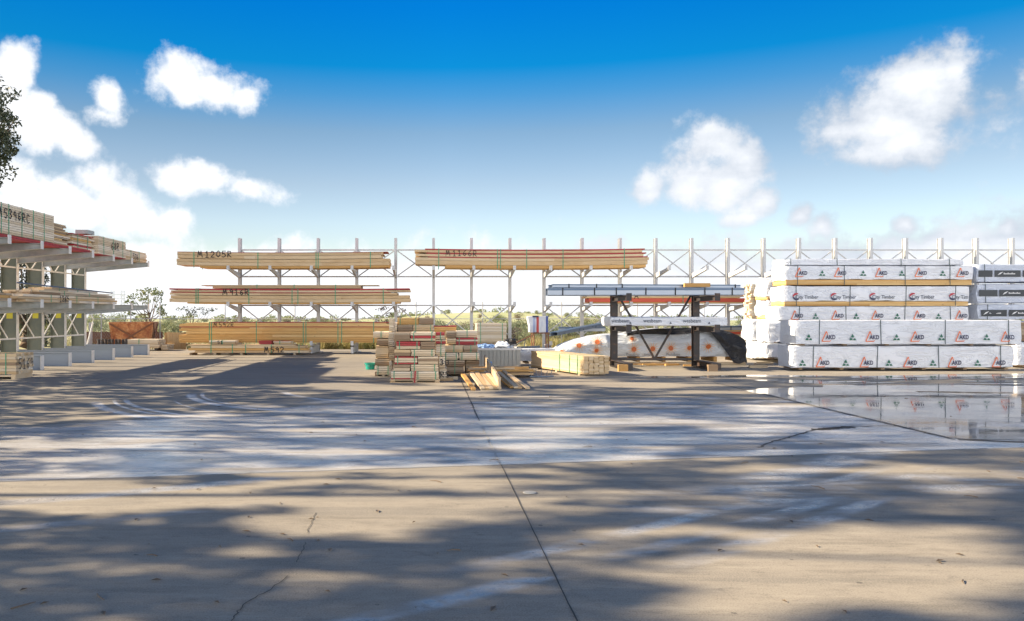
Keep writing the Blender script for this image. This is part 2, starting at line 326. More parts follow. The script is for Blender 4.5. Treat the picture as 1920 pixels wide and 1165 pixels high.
# concrete yard
def concrete():
    m = mat('yard concrete', (.3,.28,.25), .8); t = NT(m); v = t.pos()
    s = t.node('ShaderNodeSeparateXYZ'); t.l.new(v, s.inputs[0]); x, y = s.outputs[0], s.outputs[1]
    n1 = t.noise(v, .35, 6, .6, .4); n2 = t.noise(v, 2.2, 6, .65); n3 = t.noise(v, 95, 5, .8); n4 = t.noise(t.mp(v, (.5,1.6,1)), 1.2, 5, .6, .8)
    nm = t.noise(v, 12, 5, .65)
    base = t.mix(t.rng(n1, .35, .7), (.335,.293,.232), (.255,.226,.184))
    base = t.mix(t.rng(n2, .45, .75, 0, .55), base, (.36,.315,.245))
    base = t.mix(t.rng(nm, .5, .75, 0, .35), base, (.17,.15,.12))
    # damp pale slab between the two cross joints, sky sheen painted in, ragged far edge
    lo = t.math('SUBTRACT', y, t.math('ADD', 7.79, t.math('MULTIPLY', x, .17)))
    hi = t.math('SUBTRACT', t.math('ADD', 13.6, t.math('MULTIPLY', t.math('MINIMUM', t.math('ADD', x, 1.5), 0), .75)), y)
    hi = t.math('ADD', hi, t.math('MULTIPLY', t.math('SUBTRACT', n4, .5), 6.5))
    band = t.math('MULTIPLY', t.rng(lo, -.02, .03), t.rng(hi, -.5, .9))
    wet_n = t.rng(t.noise(t.mp(v, (.35,1.5,1)), 1.1, 6, .62, .9), .36, .54)
    band = t.math('MULTIPLY', band, t.math('ADD', .35, t.math('MULTIPLY', wet_n, .65)))
    # damp wheel tracks running up to the right across the front
    def track(x0, y0, k, off, wd, curve=0., xa=-9., xb=12.):
        q = t.math('SUBTRACT', y, t.math('ADD', y0 + off, t.math('MULTIPLY', t.math('SUBTRACT', x, x0), k)))
        q = t.math('SUBTRACT', q, t.math('MULTIPLY', t.math('POWER', t.math('SUBTRACT', x, x0), 2), curve))
        q = t.math('ADD', q, t.math('MULTIPLY', t.math('SUBTRACT', n2, .5), .1))
        e = t.rng(t.math('ABSOLUTE', q), wd*.7, wd*2.1, 1, 0)
        e = t.math('MULTIPLY', e, t.math('MULTIPLY', t.rng(x, xa, xa+.8), t.rng(x, xb-1.2, xb, 1, 0)))
        return t.math('MULTIPLY', e, t.math('MULTIPLY', t.rng(n4, .36, .6), t.rng(nm, .3, .55, .5, 1)))
    tr = track(-.46, 3.83, .64, 0, .07, .012, -1.5, 6)
    for a in ((-.46,3.83,.64,.42,.07,.012,-.2,5.), (-.46,3.83,.64,-.42,.08,.02,1.0,6.), (-.46,3.83,.60,1.0,.2,.02,2.2,7.5), (-4.,6.1,.42,0,.09,.02,-6.,-.8), (-4.,5.2,.36,0,.06,.02,-6.,-1.2), (2.8,6.6,.25,0,.28,0,1.2,8.)):
        tr = t.math('MAXIMUM', tr, track(*a))
    # scuffed turning arcs at the left
    arcs = None
    for (cx, cy, r0, wd, ya, yb) in ((-1.2,15.8,4.75,.05,11.2,14.2),(-1.2,15.8,4.95,.035,11.2,14.2),(-1.2,15.8,5.25,.09,11.0,13.8),(-1.2,15.8,3.6,.09,12.0,15.2),(-1.2,15.8,3.4,.04,12.,15.4),(0.,16.5,3.2,.07,13.2,15.6),(-.8,15.5,4.2,.02,11.6,14.)):
        dx = t.math('SUBTRACT', x, cx); dy = t.math('SUBTRACT', y, cy)
        r = t.math('SQRT', t.math('ADD', t.math('MULTIPLY', dx, dx), t.math('MULTIPLY', dy, dy)))
        e = t.rng(t.math('ABSOLUTE', t.math('SUBTRACT', r, r0)), wd*.5, wd*1.4, 1, 0)
        e = t.math('MULTIPLY', e, t.math('MULTIPLY', t.rng(x, -1.9, -1.2, 1, 0), t.math('MULTIPLY', t.rng(y, ya, ya+.6), t.rng(y, yb-.6, yb, 1, 0))))
        e = t.math('MULTIPLY', e, t.rng(n2, .25, .6))
        arcs = e if arcs is None else t.math('MAXIMUM', arcs, e)
    tr = t.math('MAXIMUM', tr, t.math('MULTIPLY', arcs, .9))
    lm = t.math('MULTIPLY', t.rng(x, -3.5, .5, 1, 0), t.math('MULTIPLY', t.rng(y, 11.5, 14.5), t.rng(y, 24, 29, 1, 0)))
    sheen = t.math('MAXIMUM', band, t.math('MULTIPLY', tr, 1.0))
    # dark rubber sweeps
    dk = t.noise(t.mp(v, (.16,1.7,1), rot=(0,0,R(-18))), 1.5, 5, .6, .7)
    dark = t.math('MULTIPLY', t.rng(dk, .52, .66), t.rng(y, 7., 26., .4, .75, False))
    c = t.mix(t.math('MAXIMUM', band, t.math('MULTIPLY', tr, .42)), base, t.mix(.82, base, (.68,.69,.71)))  # pale mix paints sky sheen into the damp band and wheel tracks
    st1 = t.noise(t.mp(v, (1,1,1), loc=(3,7,0)), .8, 7, .7, 1.2); c = t.mix(t.rng(st1, .55, .68, 0, .45), c, (.14,.12,.095))
    st2 = t.noise(t.mp(v, (1,1,1), loc=(13,2,0)), 3.2, 6, .7, .5); c = t.mix(t.rng(st2, .60, .72, 0, .5), c, (.10,.09,.075))
    st3 = t.noise(t.mp(v, (.35,2.2,1), rot=(0,0,R(24))), 2.1, 6, .66, .4); c = t.mix(t.rng(st3, .56, .68, 0, .35), c, (.46,.42,.34))
    for (sx_, sy_, rr, sc_, a_, b_, amt, cl_) in ((.6,3,26,1.3,.50,.66,.45,(.13,.115,.09)),(.9,4,32,2.6,.52,.70,.35,(.14,.125,.10)),(.7,6,-14,1.5,.54,.68,.45,(.42,.37,.29)),(2,6,28,3.2,.5,.68,.3,(.12,.105,.085))):
        c = t.mix(t.rng(t.noise(t.mp(v, (sx_,sy_,1), rot=(0,0,R(-rr))), sc_, 6, .68, .3), a_, b_, 0, amt), c, cl_)
    c = t.mix(t.math('MULTIPLY', arcs, .95), c, (.70,.71,.74))
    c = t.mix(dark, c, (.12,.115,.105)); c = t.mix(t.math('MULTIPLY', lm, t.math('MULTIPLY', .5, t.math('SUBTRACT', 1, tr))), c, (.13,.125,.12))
    # grit: dark specks and pale chips
    vo = t.node('ShaderNodeTexVoronoi'); vo.inputs['Scale'].default_value = 4.2; t.l.new(v, vo.inputs['Vector'])
    sp = t.math('MULTIPLY', t.rng(t.math('ADD', vo.outputs['Distance'], t.math('MULTIPLY', t.math('SUBTRACT', nm, .5), .12)), .05, .085, 1, 0), t.rng(t.noise(v, 1.6, 2), .46, .54))
    c = t.mix(t.math('MULTIPLY', sp, .8), c, (.05,.045,.04))
    c = t.mix(t.rng(n3, .4, .7, 0, .7), c, (.44,.39,.31)); c = t.mix(t.rng(n3, .3, .47, .75, 0), c, (.10,.09,.075))
    t.col(c)
    ro = t.math('SUBTRACT', .82, t.math('MULTIPLY', sheen, .60)); ro = t.math('ADD', ro, t.math('MULTIPLY', t.math('SUBTRACT', n2, .5), .12)); t.put(t.p.inputs['Roughness'], ro)
    hh = t.math('ADD', t.math('MULTIPLY', n3, .5), t.math('MULTIPLY', nm, 1.2)); t.bump(hh, .2, .005)
    return m
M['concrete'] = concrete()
def water():
    m = mat('standing water', (.2,.19,.175), .04, 0, .5); t = NT(m); v = t.pos(); t.p.inputs['IOR'].default_value = 1.45
    n = t.noise(t.mp(v, (.5,1,1)), 1.1, 4); t.col(t.mix(t.rng(n, .4, .6), (.27,.265,.25), (.19,.185,.17)))
    n2 = t.noise(t.mp(v, (.5,1.6,1)), 1.3, 5, .6); t.put(t.p.inputs['Roughness'], t.rng(n2, .42, .66, .02, .13)); t.bump(t.noise(v, 3.5, 3), .06, .012)
    s_ = t.node('ShaderNodeSeparateXYZ'); t.l.new(v, s_.inputs[0]); far = t.rng(s_.outputs[1], 15.2, 17.5, -.12, .13)
    n3 = t.noise(t.mp(v, (.4,2.2,1), loc=(4,1,0)), 1.0, 5, .6, .4)
    dry = t.rng(t.math('ADD', n3, t.math('SUBTRACT', far, t.math('MULTIPLY', t.rng(s_.outputs[1], 18.2, 19.2), .14))), .56, .62)
    tr = t.node('ShaderNodeBsdfTransparent'); ms = t.node('ShaderNodeMixShader'); t.put(ms.inputs[0], dry); t.l.new(t.p.outputs[0], ms.inputs[1]); t.l.new(tr.outputs[0], ms.inputs[2]); t.l.new(ms.outputs[0], t.n['Material Output'].inputs[0]); return m
M['water'] = water()
def field():
    m = mat('field', (.3,.3,.12), .95); t = NT(m); v = t.pos(); s = t.node('ShaderNodeSeparateXYZ'); t.l.new(v, s.inputs[0])
    n = t.noise(v, .06, 6, .6); n2 = t.noise(v, 1.5, 5)
    far = t.mix(t.rng(n, .4, .65), (.40,.44,.19), (.50,.48,.28)); near = t.mix(t.rng(n, .35, .65), (.50,.41,.27), (.34,.33,.15))
    c = t.mix(t.rng(s.outputs[1], 45, 110), near, far); c = t.mix(t.rng(n2, .5, .8, 0, .5), c, (.20,.17,.09)); t.col(c); return m
M['field'] = field()

# ---------------------------------------------------------------- ground
YE = 34.2
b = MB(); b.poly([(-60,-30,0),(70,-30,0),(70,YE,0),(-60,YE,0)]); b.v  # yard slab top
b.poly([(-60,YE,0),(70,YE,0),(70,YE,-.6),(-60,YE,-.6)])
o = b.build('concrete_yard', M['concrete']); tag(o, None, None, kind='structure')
def terr(x, y):
    t_ = max(0, y - YE)
    z = -.12 - .0065*t_ + .12*noise.noise(Vector((x*.08, y*.08, 0)))*min(1, t_/8)
    hill = 4.6*math.exp(-((x-18-(y-230)*.05)/42)**2)*max(0, min(1, (y-120)/130))
    z += hill*.85
    z += 2.2*max(0, min(1, (y-380)/200))*(noise.noise(Vector((x*.006, 3.1, 0)))+.3)
    return z
b = MB(); ys = [YE+.0, 36, 38, 41, 45, 50, 56, 63, 72, 84, 98, 115, 135, 160, 185, 210, 235, 260, 300, 350, 420, 500, 620, 800, 1100]
nx = 60
for y in ys:
    for i in range(nx+1):
        x = (i/nx-.45)*(y*2.1+60); b.v.append((x, y, terr(x, y)))
for j in range(len(ys)-1):
    for i in range(nx):
        a = j*(nx+1)+i; b.f.append((a, a+1, a+nx+2, a+nx+1)); b.m.append(0)
tag(b.build('field_terrain', M['field'], smooth=True), None, None, kind='structure')

def strip(name, pts, wd, m, z=.004):
    b = MB(); P = [Vector((p[0], p[1], z)) for p in pts]
    L = []; Rr = []
    for i, p in enumerate(P):
        d = (P[min(i+1,len(P)-1)]-P[max(i-1,0)]).normalized(); nrm = Vector((-d.y, d.x, 0)); k = wd*(.7+.6*random.random())/2
        L.append(p+nrm*k); Rr.append(p-nrm*k)
    n = len(P); b.v = [tuple(q) for q in L+Rr]
    for i in range(n-1): b.f.append((n+i, n+i+1, i+1, i)); b.m.append(0)
    o = b.build(name, m); tag(o, None, None, kind='structure'); return o
def line(p, q, n, j=.0):
    return [(p[0]+(q[0]-p[0])*i/n+random.uniform(-j,j), p[1]+(q[1]-p[1])*i/n+random.uniform(-j,j)) for i in range(n+1)]
strip('slab_joint', line((.735,2.5),(.703,7.9),40,.002), .008, M['crack'])
strip('slab_joint', line((.70,7.95),(.68,10.6),16,.006), .022, M['joint_pale'])
strip('slab_joint', line((.675,11.2),(.655,18),20,.004), .02, M['crack'])
strip('slab_joint', line((-7.5,6.52),(6.4,8.88),80,.004), .012, M['crack'])
strip('slab_joint', line((6.45,9.5),(6.40,17.5),40,.004), .03, M['crack'])
strip('slab_joint', line((6.48,9.5),(9.5,8.75),20,.01), .075, M['crack'])
strip('slab_joint', line((-14,21.0),(.6,23.2),40,.004), .03, M['crack'])
def gp(px, py): Y = F*EYE/(py-CY); return (X(px, Y), Y)
def crack(pxs, wd, j):
    pts = []
    for a, c in zip(pxs[:-1], pxs[1:]):
        p, q = gp(*a), gp(*c); pts += line(p, q, 7, j)[:-1]
    pts.append(gp(*pxs[-1])); return strip('crack_or_ridge', pts, wd, M['crack'])
crack([(1422,840),(1450,828),(1480,820),(1530,806),(1600,800),(1690,799)], .03, .02)
crack([(1528,806),(1560,803),(1596,801)], .14, .03)
crack([(436,1165),(455,1135),(510,1105),(540,1080)], .006, .010)
crack([(556,1056),(568,1032),(572,1018)], .005, .008)
crack([(576,1000),(582,985),(592,962)], .005, .008)
# puddle
for a_, c_ in (((8.9,10.75),(10.6,10.45)),((9.7,15.4),(11.4,15.1))): strip('crack_or_ridge', line(a_, c_, 14, .03), .12, M['crack'], z=.012)  # thin dry ridges in the puddle, drawn as dark strips
cx0 = 6.49
edge = []
def wob(t_): return noise.noise(Vector((t_, 7.7, 0)))
pp = [(cx0, y) for y in (9.62,10.6,11.6,12.8,14,15)]
far = [(6.3,15.6),(6.9,16.1),(8.1,16.3),(8.8,16.9),(7.6,17.6),(7.9,18.2),(9.4,18.6),(11,19.3),(13,19.9),(15.5,20.2),(18,20.3),(21,20.0),(22,18),(22,14),(20,11.5)]
near = [(17.,10.6),(13,9.4),(10,9.0),(8.6,9.1),(7.4,9.35)]
ring = []
allp = pp+far+near
for i, p in enumerate(allp):
    q = allp[(i+1) % len(allp)]; n = 1 if i < 5 else 8
    for k in range(n):
        s_ = k/n; x_ = p[0]+(q[0]-p[0])*s_; y_ = p[1]+(q[1]-p[1])*s_
        if n > 1 and k: x_ += .5*noise.noise(Vector((x_*1.3, y_*1.3, 2))); y_ += .42*noise.noise(Vector((x_*1.1, y_*1.9, 5)))
        ring.append((x_, y_, .005))
b = MB(); b.poly(ring); tag(b.build('puddle_water', M['water']), None, None, kind='structure')
b = MB(); ring2 = [(5.9+.9*math.cos(a)*(1+.3*wob(a*2)), 18.9+.34*math.sin(a)*(1+.3*wob(a*3+4)), .0052) for a in [i*math.pi/16 for i in range(32)]]
b.poly(ring2); tag(b.build('puddle_water', M['water']), None, None, kind='structure')
b = MB(); ring2 = [(8.2+1.5*math.cos(a)*(1+.3*wob(a*2)), 19.35+.3*math.sin(a)*(1+.3*wob(a*3+4)), .0052) for a in [i*math.pi/16 for i in range(32)]]
b.poly(ring2); tag(b.build('puddle_water', M['water']), None, None, kind='structure')

# ---------------------------------------------------------------- writing
GL = {'M':[[(0,0),(.18,1),(.48,.25),(.72,1),(1,0)]], '1':[[(.2,.75),(.5,1),(.5,0)],[(.2,0),(.8,0)]], '2':[[(.05,.75),(.3,1),(.75,.9),(.8,.6),(.1,.05),(.95,.05)]],
 '0':[[(.5,1),(.1,.7),(.15,.2),(.5,0),(.85,.25),(.85,.75),(.5,1)]], '5':[[(.9,1),(.2,1),(.15,.55),(.6,.6),(.85,.3),(.5,0),(.1,.1)]], 'R':[[(.1,0),(.1,1),(.7,.95),(.75,.6),(.15,.5),(.85,0)]],
 '9':[[(.8,.7),(.5,1),(.15,.75),(.4,.5),(.8,.65),(.75,0)]], '6':[[(.8,1),(.3,.7),(.15,.25),(.5,0),(.8,.25),(.6,.5),(.2,.4)]], '3':[[(.1,.9),(.5,1),(.8,.75),(.4,.52),(.85,.3),(.5,0),(.1,.1)]],
 'T':[[(0,1),(1,1)],[(.5,1),(.5,0)]], 'A':[[(0,0),(.45,1),(.9,0)],[(.15,.4),(.75,.4)]], '8':[[(.5,.5),(.2,.75),(.5,1),(.8,.75),(.5,.5),(.15,.25),(.5,0),(.85,.25),(.5,.5)]], 'C':[[(.9,.85),(.4,1),(.1,.5),(.4,0),(.9,.15)]]}
def script_text(b, txt, org, r, u, n, h, wd=.022, cw=.92, m=0):
    org, r, u, n = map(Vector, (org, r, u, n)); x = 0; k = 0
    for ch in txt:
        if ch in GL:
            j = random.uniform(-.06, .06)*h
            for st in GL[ch]:
                for a, c in zip(st[:-1], st[1:]):
                    p = org+r*(x+a[0]*h*cw*.8)+u*(a[1]*h+j)+n*(.006+.0004*k); q = org+r*(x+c[0]*h*cw*.8)+u*(c[1]*h+j)+n*(.006+.0004*k)
                    d = (q-p).normalized(); s_ = d.cross(n).normalized()*wd/2
                    b.poly([p-s_-d*wd*.3, q-s_+d*wd*.3, q+s_+d*wd*.3, p+s_-d*wd*.3], m); k = (k+1) % 12
        x += h*cw*(1.25 if ch == 'M' else 1)
_fc = {}
def font_mesh(txt, bold=.0, shear=0):
    k = (txt, bold, shear)
    if k not in _fc:
        c = bpy.data.curves.new('t', 'FONT'); c.body = txt; c.size = 1; c.offset = bold; c.shear = shear; c.resolution_u = 3; c.align_x = 'LEFT'
        o = bpy.data.objects.new('t', c); col.objects.link(o); dg = bpy.context.evaluated_depsgraph_get(); dg.update()
        me = bpy.data.meshes.new_from_object(o.evaluated_get(dg)); vs = [tuple(v.co) for v in me.vertices]; fs = [tuple(p.vertices) for p in me.polygons]
        wx = max(v[0] for v in vs); _fc[k] = (vs, fs, wx); bpy.data.objects.remove(o); bpy.data.meshes.remove(me); bpy.data.curves.remove(c)
    return _fc[k]
def put_font(b, txt, org, h, m=0, width=None, bold=.02, r=(1,0,0), u=(0,0,1), shear=0):
    vs, fs, wx = font_mesh(txt, bold, shear); org, r, u = Vector(org), Vector(r), Vector(u); sx = h if width is None else width/wx
    base = len(b.v); b.v += [tuple(org+r*(v[0]*sx)+u*(v[1]*h)) for v in vs]
    for f in fs: b.f.append(tuple(base+i for i in f)); b.m.append(m)
def ribbon(b, pts, wd, m):       # in local x,z plane; y set by caller as 3rd
    for a, c in zip(pts[:-1], pts[1:]):
        p = Vector((a[0],0,a[1])); q = Vector((c[0],0,c[1])); d = (q-p).normalized(); s_ = d.cross(Vector((0,1,0)))*wd/2
        yield [p-s_, q-s_, q+s_, p+s_], m
def akd(b, x, z, s, y):
    k = 0
    for pts, wd in (([(0,0),(.46,1.05)],.11), ([(.46,1.05),(.60,.66)],.08), ([(0,0),(.86,.0)],.09), ([(.86,0),(.92,.13)],.05)):
        for q, m in ribbon(b, pts, wd, 1):
            b.poly([(x+p.x*s, y-.0006*k, z+p.z*s) for p in q], m)
        k += 1
    put_font(b, 'AKD', (x+.40*s, y-.003, z+.22*s), .62*s, 0, width=1.0*s, bold=.03)
def green_tri(b, x, z, s, y):
    b.poly([(x-.5*s,y,z),(x-.06*s,y,z),(x-.02*s,y,z+.2*s),(x-.3*s,y,z+.36*s)], 2)
    b.poly([(x+.06*s,y,z),(x+.5*s,y,z),(x+.34*s,y,z+.30*s),(x+.1*s,y,z+.2*s)], 2)
    b.poly([(x-.24*s,y,z+.48*s),(x+.02*s,y,z+.36*s),(x+.24*s,y,z+.44*s),(x,y,z+.92*s)], 2)
def city(b, x, z, s, y, txt='City Timber', wf=2.75):
    for a0, a1, m, k in ((50, 180, 3, 0), (180, 320, 0, 1)):
        n = 9
        for i in range(n):
            t0 = R(a0+(a1-a0)*i/n); t1 = R(a0+(a1-a0)*(i+1)/n); w0 = .16*math.sin(math.pi*(i+.3)/(n+.6))+.08; w1 = .16*math.sin(math.pi*(i+1.3)/(n+.6))+.08
            cx_ = x+.42*s; cz = z+.32*s; r1 = .44*s
            b.poly([(cx_+(r1-w0*s)*math.cos(t0), y, cz+(r1-w0*s)*math.sin(t0)), (cx_+r1*math.cos(t0), y, cz+r1*math.sin(t0)), (cx_+r1*math.cos(t1), y, cz+r1*math.sin(t1)), (cx_+(r1-w1*s)*math.cos(t1), y, cz+(r1-w1*s)*math.sin(t1))], m)
    put_font(b, txt, (x+.28*s, y-.003, z+.08*s), .60*s, 4, width=wf*s, bold=.012)
def bar_logo(b, x0, x1, z, h, y, lx):
    b.poly([(x0,y,z),(x1,y,z),(x1,y,z+h),(x0,y,z+h)], 5)
    if lx is not None:
        b.poly([(lx,y-.003,z+.25*h),(lx+.5*h,y-.003,z+.45*h),(lx+.9*h,y-.003,z+.8*h),(lx+.35*h,y-.003,z+.62*h)], 6)
        for k in range(9):      # the small pale word beside the leaf is too blurred to read in the photograph: soft strokes only
            xa = lx+(.95+.2*k)*h; hh = (.16 if k % 3 else .24)*h; b.poly([(xa,y-.003,z+.40*h),(xa+.15*h,y-.003,z+.40*h),(xa+.15*h,y-.003,z+.40*h+hh),(xa,y-.003,z+.40*h+hh)], 6)
PM = [M['p_navy'], M['p_orange'], M['p_green'], M['p_red'], M['p_grey'], M['p_dark'], M['p_white']]

# ---------------------------------------------------------------- wrapped packs
def wrinkle(p, amp, sd_):
    v = noise.noise_vector(Vector((p[0]*1.3+sd_, p[1]*2.2, p[2]*3.1)))*amp + noise.noise_vector(Vector((p[0]*5+sd_, p[1]*6, p[2]*7)))*amp*.45
    return v
def wrapped_pack(label, x0, x1, z0, z1, yf, depth, logos=(), straps=(), timber=0, amp=.012, m='wrap', sag=None, group='plastic wrapped timber packs', base=0):
    """x0..x1, z0..z1 front rectangle in metres; timber = height of bare boards left showing under the wrap"""
    T = thing('timber_pack', label, 'timber pack', ((x0+x1)/2, yf+depth/2, z0), 0, group)
    sd_ = random.uniform(0, 99)
    if base: z0b = z0+base
    else: z0b = z0
    if timber:
        b = MB(); n = max(1, round(timber/.045)); h = (timber)/n
        for i in range(n):
            xs = [x0+.02, x1-.02]
            if random.random() < .6: xs.insert(1, random.uniform(x0+1.5, x1-1.5))
            for a, c in zip(xs[:-1], xs[1:]):
                b.box(a+.002, c-.002, yf+.012+random.uniform(0,.006), yf+depth-.012, z0b+i*h+.002, z0b+(i+1)*h-.002)
        b.build('bare_boards', M['honey'], T)
    if base:
        b = MB(); k = max(2, int((x1-x0)/1.2))
        for i in range(k+1):
            b = MB(); xx = x0+.15+(x1-x0-.4)*i/k; b.box(xx, xx+.1, yf+.02, yf+depth-.02, z0, z0b-.002); b.build('bearer', M['aged'], T)
    zb = z0b+timber; nxs = max(10, int((x1-x0)/.07)); nzs = max(5, int((z1-zb)/.06)); nys = max(5, int(depth/.09))
    b = MB(); idx = {}
    def V(i, j, k):
        key = (i, j, k)
        if key in idx: return idx[key]
        x = x0+(x1-x0)*i/nxs; y = yf+depth*j/nys; z = zb+(z1-zb)*k/nzs
        if k == 0 and timber: z += .03*noise.noise(Vector((x*1.7+sd_, y, 4)))+.012*noise.noise(Vector((x*7+sd_, y, 4)))
        ex = min(1, min(i, nxs-i)/2.); ez = min(1, min(k, nzs-k)/1.2)
        q = Vector((x, y, z)); am = amp*(2.4 if min(i, nxs-i) < 4 else 1)
        q += wrinkle(q, am, sd_)
        # rounded corners
        cxm = .018
        if i in (0, nxs) and j in (0, nys): q.y += cxm if j == 0 else -cxm
        if k in (0, nzs) and j in (0, nys): q.z += cxm if k == 0 else -cxm
        if i in (0, nxs): q.x += (-.02 if i == 0 else .02)*math.sin(math.pi*k/nzs)
        if sag and k == nzs: q.z += sag(x)
        idx[key] = len(b.v); b.v.append(tuple(q)); return idx[key]
    def face(a, c, d, e): b.f.append((V(*a), V(*c), V(*d), V(*e))); b.m.append(0)
    for i in range(nxs):
        for k in range(nzs):
            face((i,0,k),(i+1,0,k),(i+1,0,k+1),(i,0,k+1)); face((i+1,nys,k),(i,nys,k),(i,nys,k+1),(i+1,nys,k+1))
        for j in range(nys):
            face((i,j,nzs),(i+1,j,nzs),(i+1,j+1,nzs),(i,j+1,nzs)); face((i+1,j,0),(i,j,0),(i,j+1,0),(i+1,j+1,0))
    for j in range(nys):
        for k in range(nzs):
            face((0,j+1,k),(0,j,k),(0,j,k+1),(0,j+1,k+1)); face((nxs,j,k),(nxs,j+1,k),(nxs,j+1,k+1),(nxs,j,k+1))
    b.build('plastic_wrap', M[m], T, smooth=True)
    if logos:
        for L in logos:
            b = MB(); L[0](b, *L[1:]); nv = []
            for v in b.v:
                dsp = wrinkle(Vector((v[0], yf, v[2])), amp, sd_); nv.append((v[0]+dsp.x*.3, v[1]+dsp.y-.007, v[2]+dsp.z*.3))
            b.v = nv; b.build('printed_logo', PM, T)
    for sx in straps:
        b = MB(); q = .022; pr = .014
        b.beam((sx, yf-pr, z0b+.005), (sx+random.uniform(-.02,.02), yf-pr, z1+.006), .02, .004, up=(0,1,0)); b.box(sx-.01, sx+.01, yf-pr, yf+depth+pr, z1+.006, z1+.009); b.box(sx-.01, sx+.01, yf+depth+pr-.003, yf+depth+pr, z0b, z1+.008)
        b.build('strap', M['dstrap'], T)
    return T

# ---------------------------------------------------------------- bare timber packs
def bundle(label, x0, x1, z0, rows, yf, depth, ncol=5, straps=(), text=None, loc=None, rz=0, group=None, endj=.02, sag=0., name='timber_bundle', cat='timber bundle', pallet=0, mats=('pine','red','honey','cream','aged'), face_text=None, strap_w=.028, back=None):
    """rows from the bottom up: (height, material index, left inset, right inset[, joints])"""
    if loc is None: T = thing(name, label, cat, ((x0+x1)/2, yf+depth/2, z0), 0, group); lo = False
    else: T = thing(name, label, cat, loc, rz, group); lo = True
    L = x1-x0; cxx = (x0+x1)/2
    fz = (lambda x: -sag*(1-(2*(x-cxx)/L)**2)) if sag else None
    z = z0+pallet; b = MB(); zt = z
    for row in rows:
        h, mi, li, ri = row[:4]; nj = row[4] if len(row) > 4 else None
        if mi is None: z += h; continue
        for c in range(ncol):
            ya = yf+depth*c/ncol+.002; yb = yf+depth*(c+1)/ncol-.002
            xs = [x0+li+random.uniform(-endj,endj), x1-ri+random.uniform(-endj,endj)]
            k = nj if nj is not None else (1 if (L > 3 and random.random() < .6) else 0)
            for _ in range(k): xs.append(random.uniform(xs[0]+.15*L, xs[1]-.15*L))
            xs.sort()
            for a, e in zip(xs[:-1], xs[1:]):
                dy = random.uniform(-.006,.006) if c == 0 else 0
                g_ = min(.004, h*.06)
                b.lbox(a+.0015, e-.0015, ya+dy, yb, z+g_, z+h-g_-random.uniform(0,.002), mi, fz, 10 if sag else 1)
        z += h; zt = max(zt, z)
    b.build('boards', [M[q] for q in mats], T, local=lo)
    for sx in straps:
        b = MB(); d = fz(sx) if fz else 0; g = .009; zb = z0+pallet-.002
        b.box(sx, sx+strap_w, yf-g, yf-g+.003, zb+d, zt+d+.004); b.box(sx, sx+strap_w, yf-g, yf+depth+g, zt+d+.004, zt+d+.007); b.box(sx, sx+strap_w, yf+depth+g-.003, yf+depth+g, zb+d, zt+d+.004)
        b.build('strap', M['strap'], T, local=lo)
    if text:
        b = MB(); tx, tz, th, s_ = text[:4]; script_text(b, s_, (tx, yf-.008, tz), (1,0,0), (0,0,1), (0,-1,0), th, *(text[4:] or (.03,)))
        b.build('marker_writing', M['black_ink'], T, local=lo)
    if face_text:
        org, r, u, n, th, s_, wd = face_text; b = MB(); script_text(b, s_, org, r, u, n, th, wd); b.build('marker_writing', M['black_ink'], T, local=lo)
    if pallet:
        b = MB(); t_ = pallet-.004
        for xx in (x0, cxx-.045, x1-.09): b.box(xx, xx+.09, yf, yf+depth, z0+.018, z0+t_-.018, 0)
        for q in range(6): ya = yf+.003+(depth-.106)*q/5; b.box(x0-.004, x1+.004, ya, ya+.1, z0+t_-.018, z0+t_, 0)
        for q in range(3): ya = yf+.003+(depth-.106)*q/2; b.box(x0-.004, x1+.004, ya, ya+.1, z0, z0+.016, 0)
        b.build('pallet', M['pine'], T, local=lo)
    return T

# ---------------------------------------------------------------- back cantilever racks
YR = 31.9
def zr(py): return Z(py, YR)
def rack(label, pxs, nm='cantilever_rack'):
    T = thing(nm, label, 'storage rack', (X(pxs[0],YR), YR, 0), 0, 'long galvanised cantilever racks')
    for px in pxs:
        x = X(px, YR); b = MB(); wd = .112; dp = .26; zt = zr(447)
        b.box(x-wd/2, x+wd/2, YR-.13, YR-.118, 0, zt); b.box(x-wd/2, x+wd/2, YR-.13+dp-.012, YR-.13+dp, 0, zt); b.box(x-.006, x+.006, YR-.118, YR-.13+dp-.012, 0, zt)
        b.box(x-.16, x+.16, YR-.25, YR+.25, .005, .022)
        b.build('post', M['galv'], T)
        b = MB(); b.box(x-.05, x+.05, YR-1.9, YR-.132, .03, .28); b.build('base_beam', M['galv'], T)
        for zz in (zr(513), zr(577), .30):
            b = MB(); y1 = YR-.134; y0 = 30.05; r = .14
            x_ = x
            b.hexa([(x_-.04,y0,zz+r-.09),(x_+.04,y0,zz+r-.09),(x_+.04,y1,zz-.2),(x_-.04,y1,zz-.2),(x_-.04,y0,zz+r-.01),(x_+.04,y0,zz+r-.01),(x_+.04,y1,zz),(x_-.04,y1,zz)])
            b.box(x_-.055, x_+.055, y0-.04, y0-.005, zz+r-.10, zz+r+.07)
            b.build('arm', M['galv'], T)
    for z in (zr(469), zr(519), zr(573)):
        for a, c in zip(pxs[:-1], pxs[1:]):
            b = MB(); b.box(X(a,YR)+.07, X(c,YR)-.07, YR-.03, YR+.03, z-.03, z+.03); b.build('rail', M['galv'], T)
    for (za, zb) in ((zr(471), zr(517)), (zr(575), zr(627))):
        for a, c in zip(pxs[:-1], pxs[1:]):
            x0_, x1_ = X(a,YR)+.08, X(c,YR)-.08
            b = MB(); b.beam((x0_, YR+.04, za), (x1_, YR+.04, zb), .045, .03, up=(0,1,0)); b.build('brace', M['galv'], T)
            b = MB(); b.beam((x0_, YR+.075, zb), (x1_, YR+.075, za), .045, .03, up=(0,1,0)); b.build('brace', M['galv'], T)
    return T
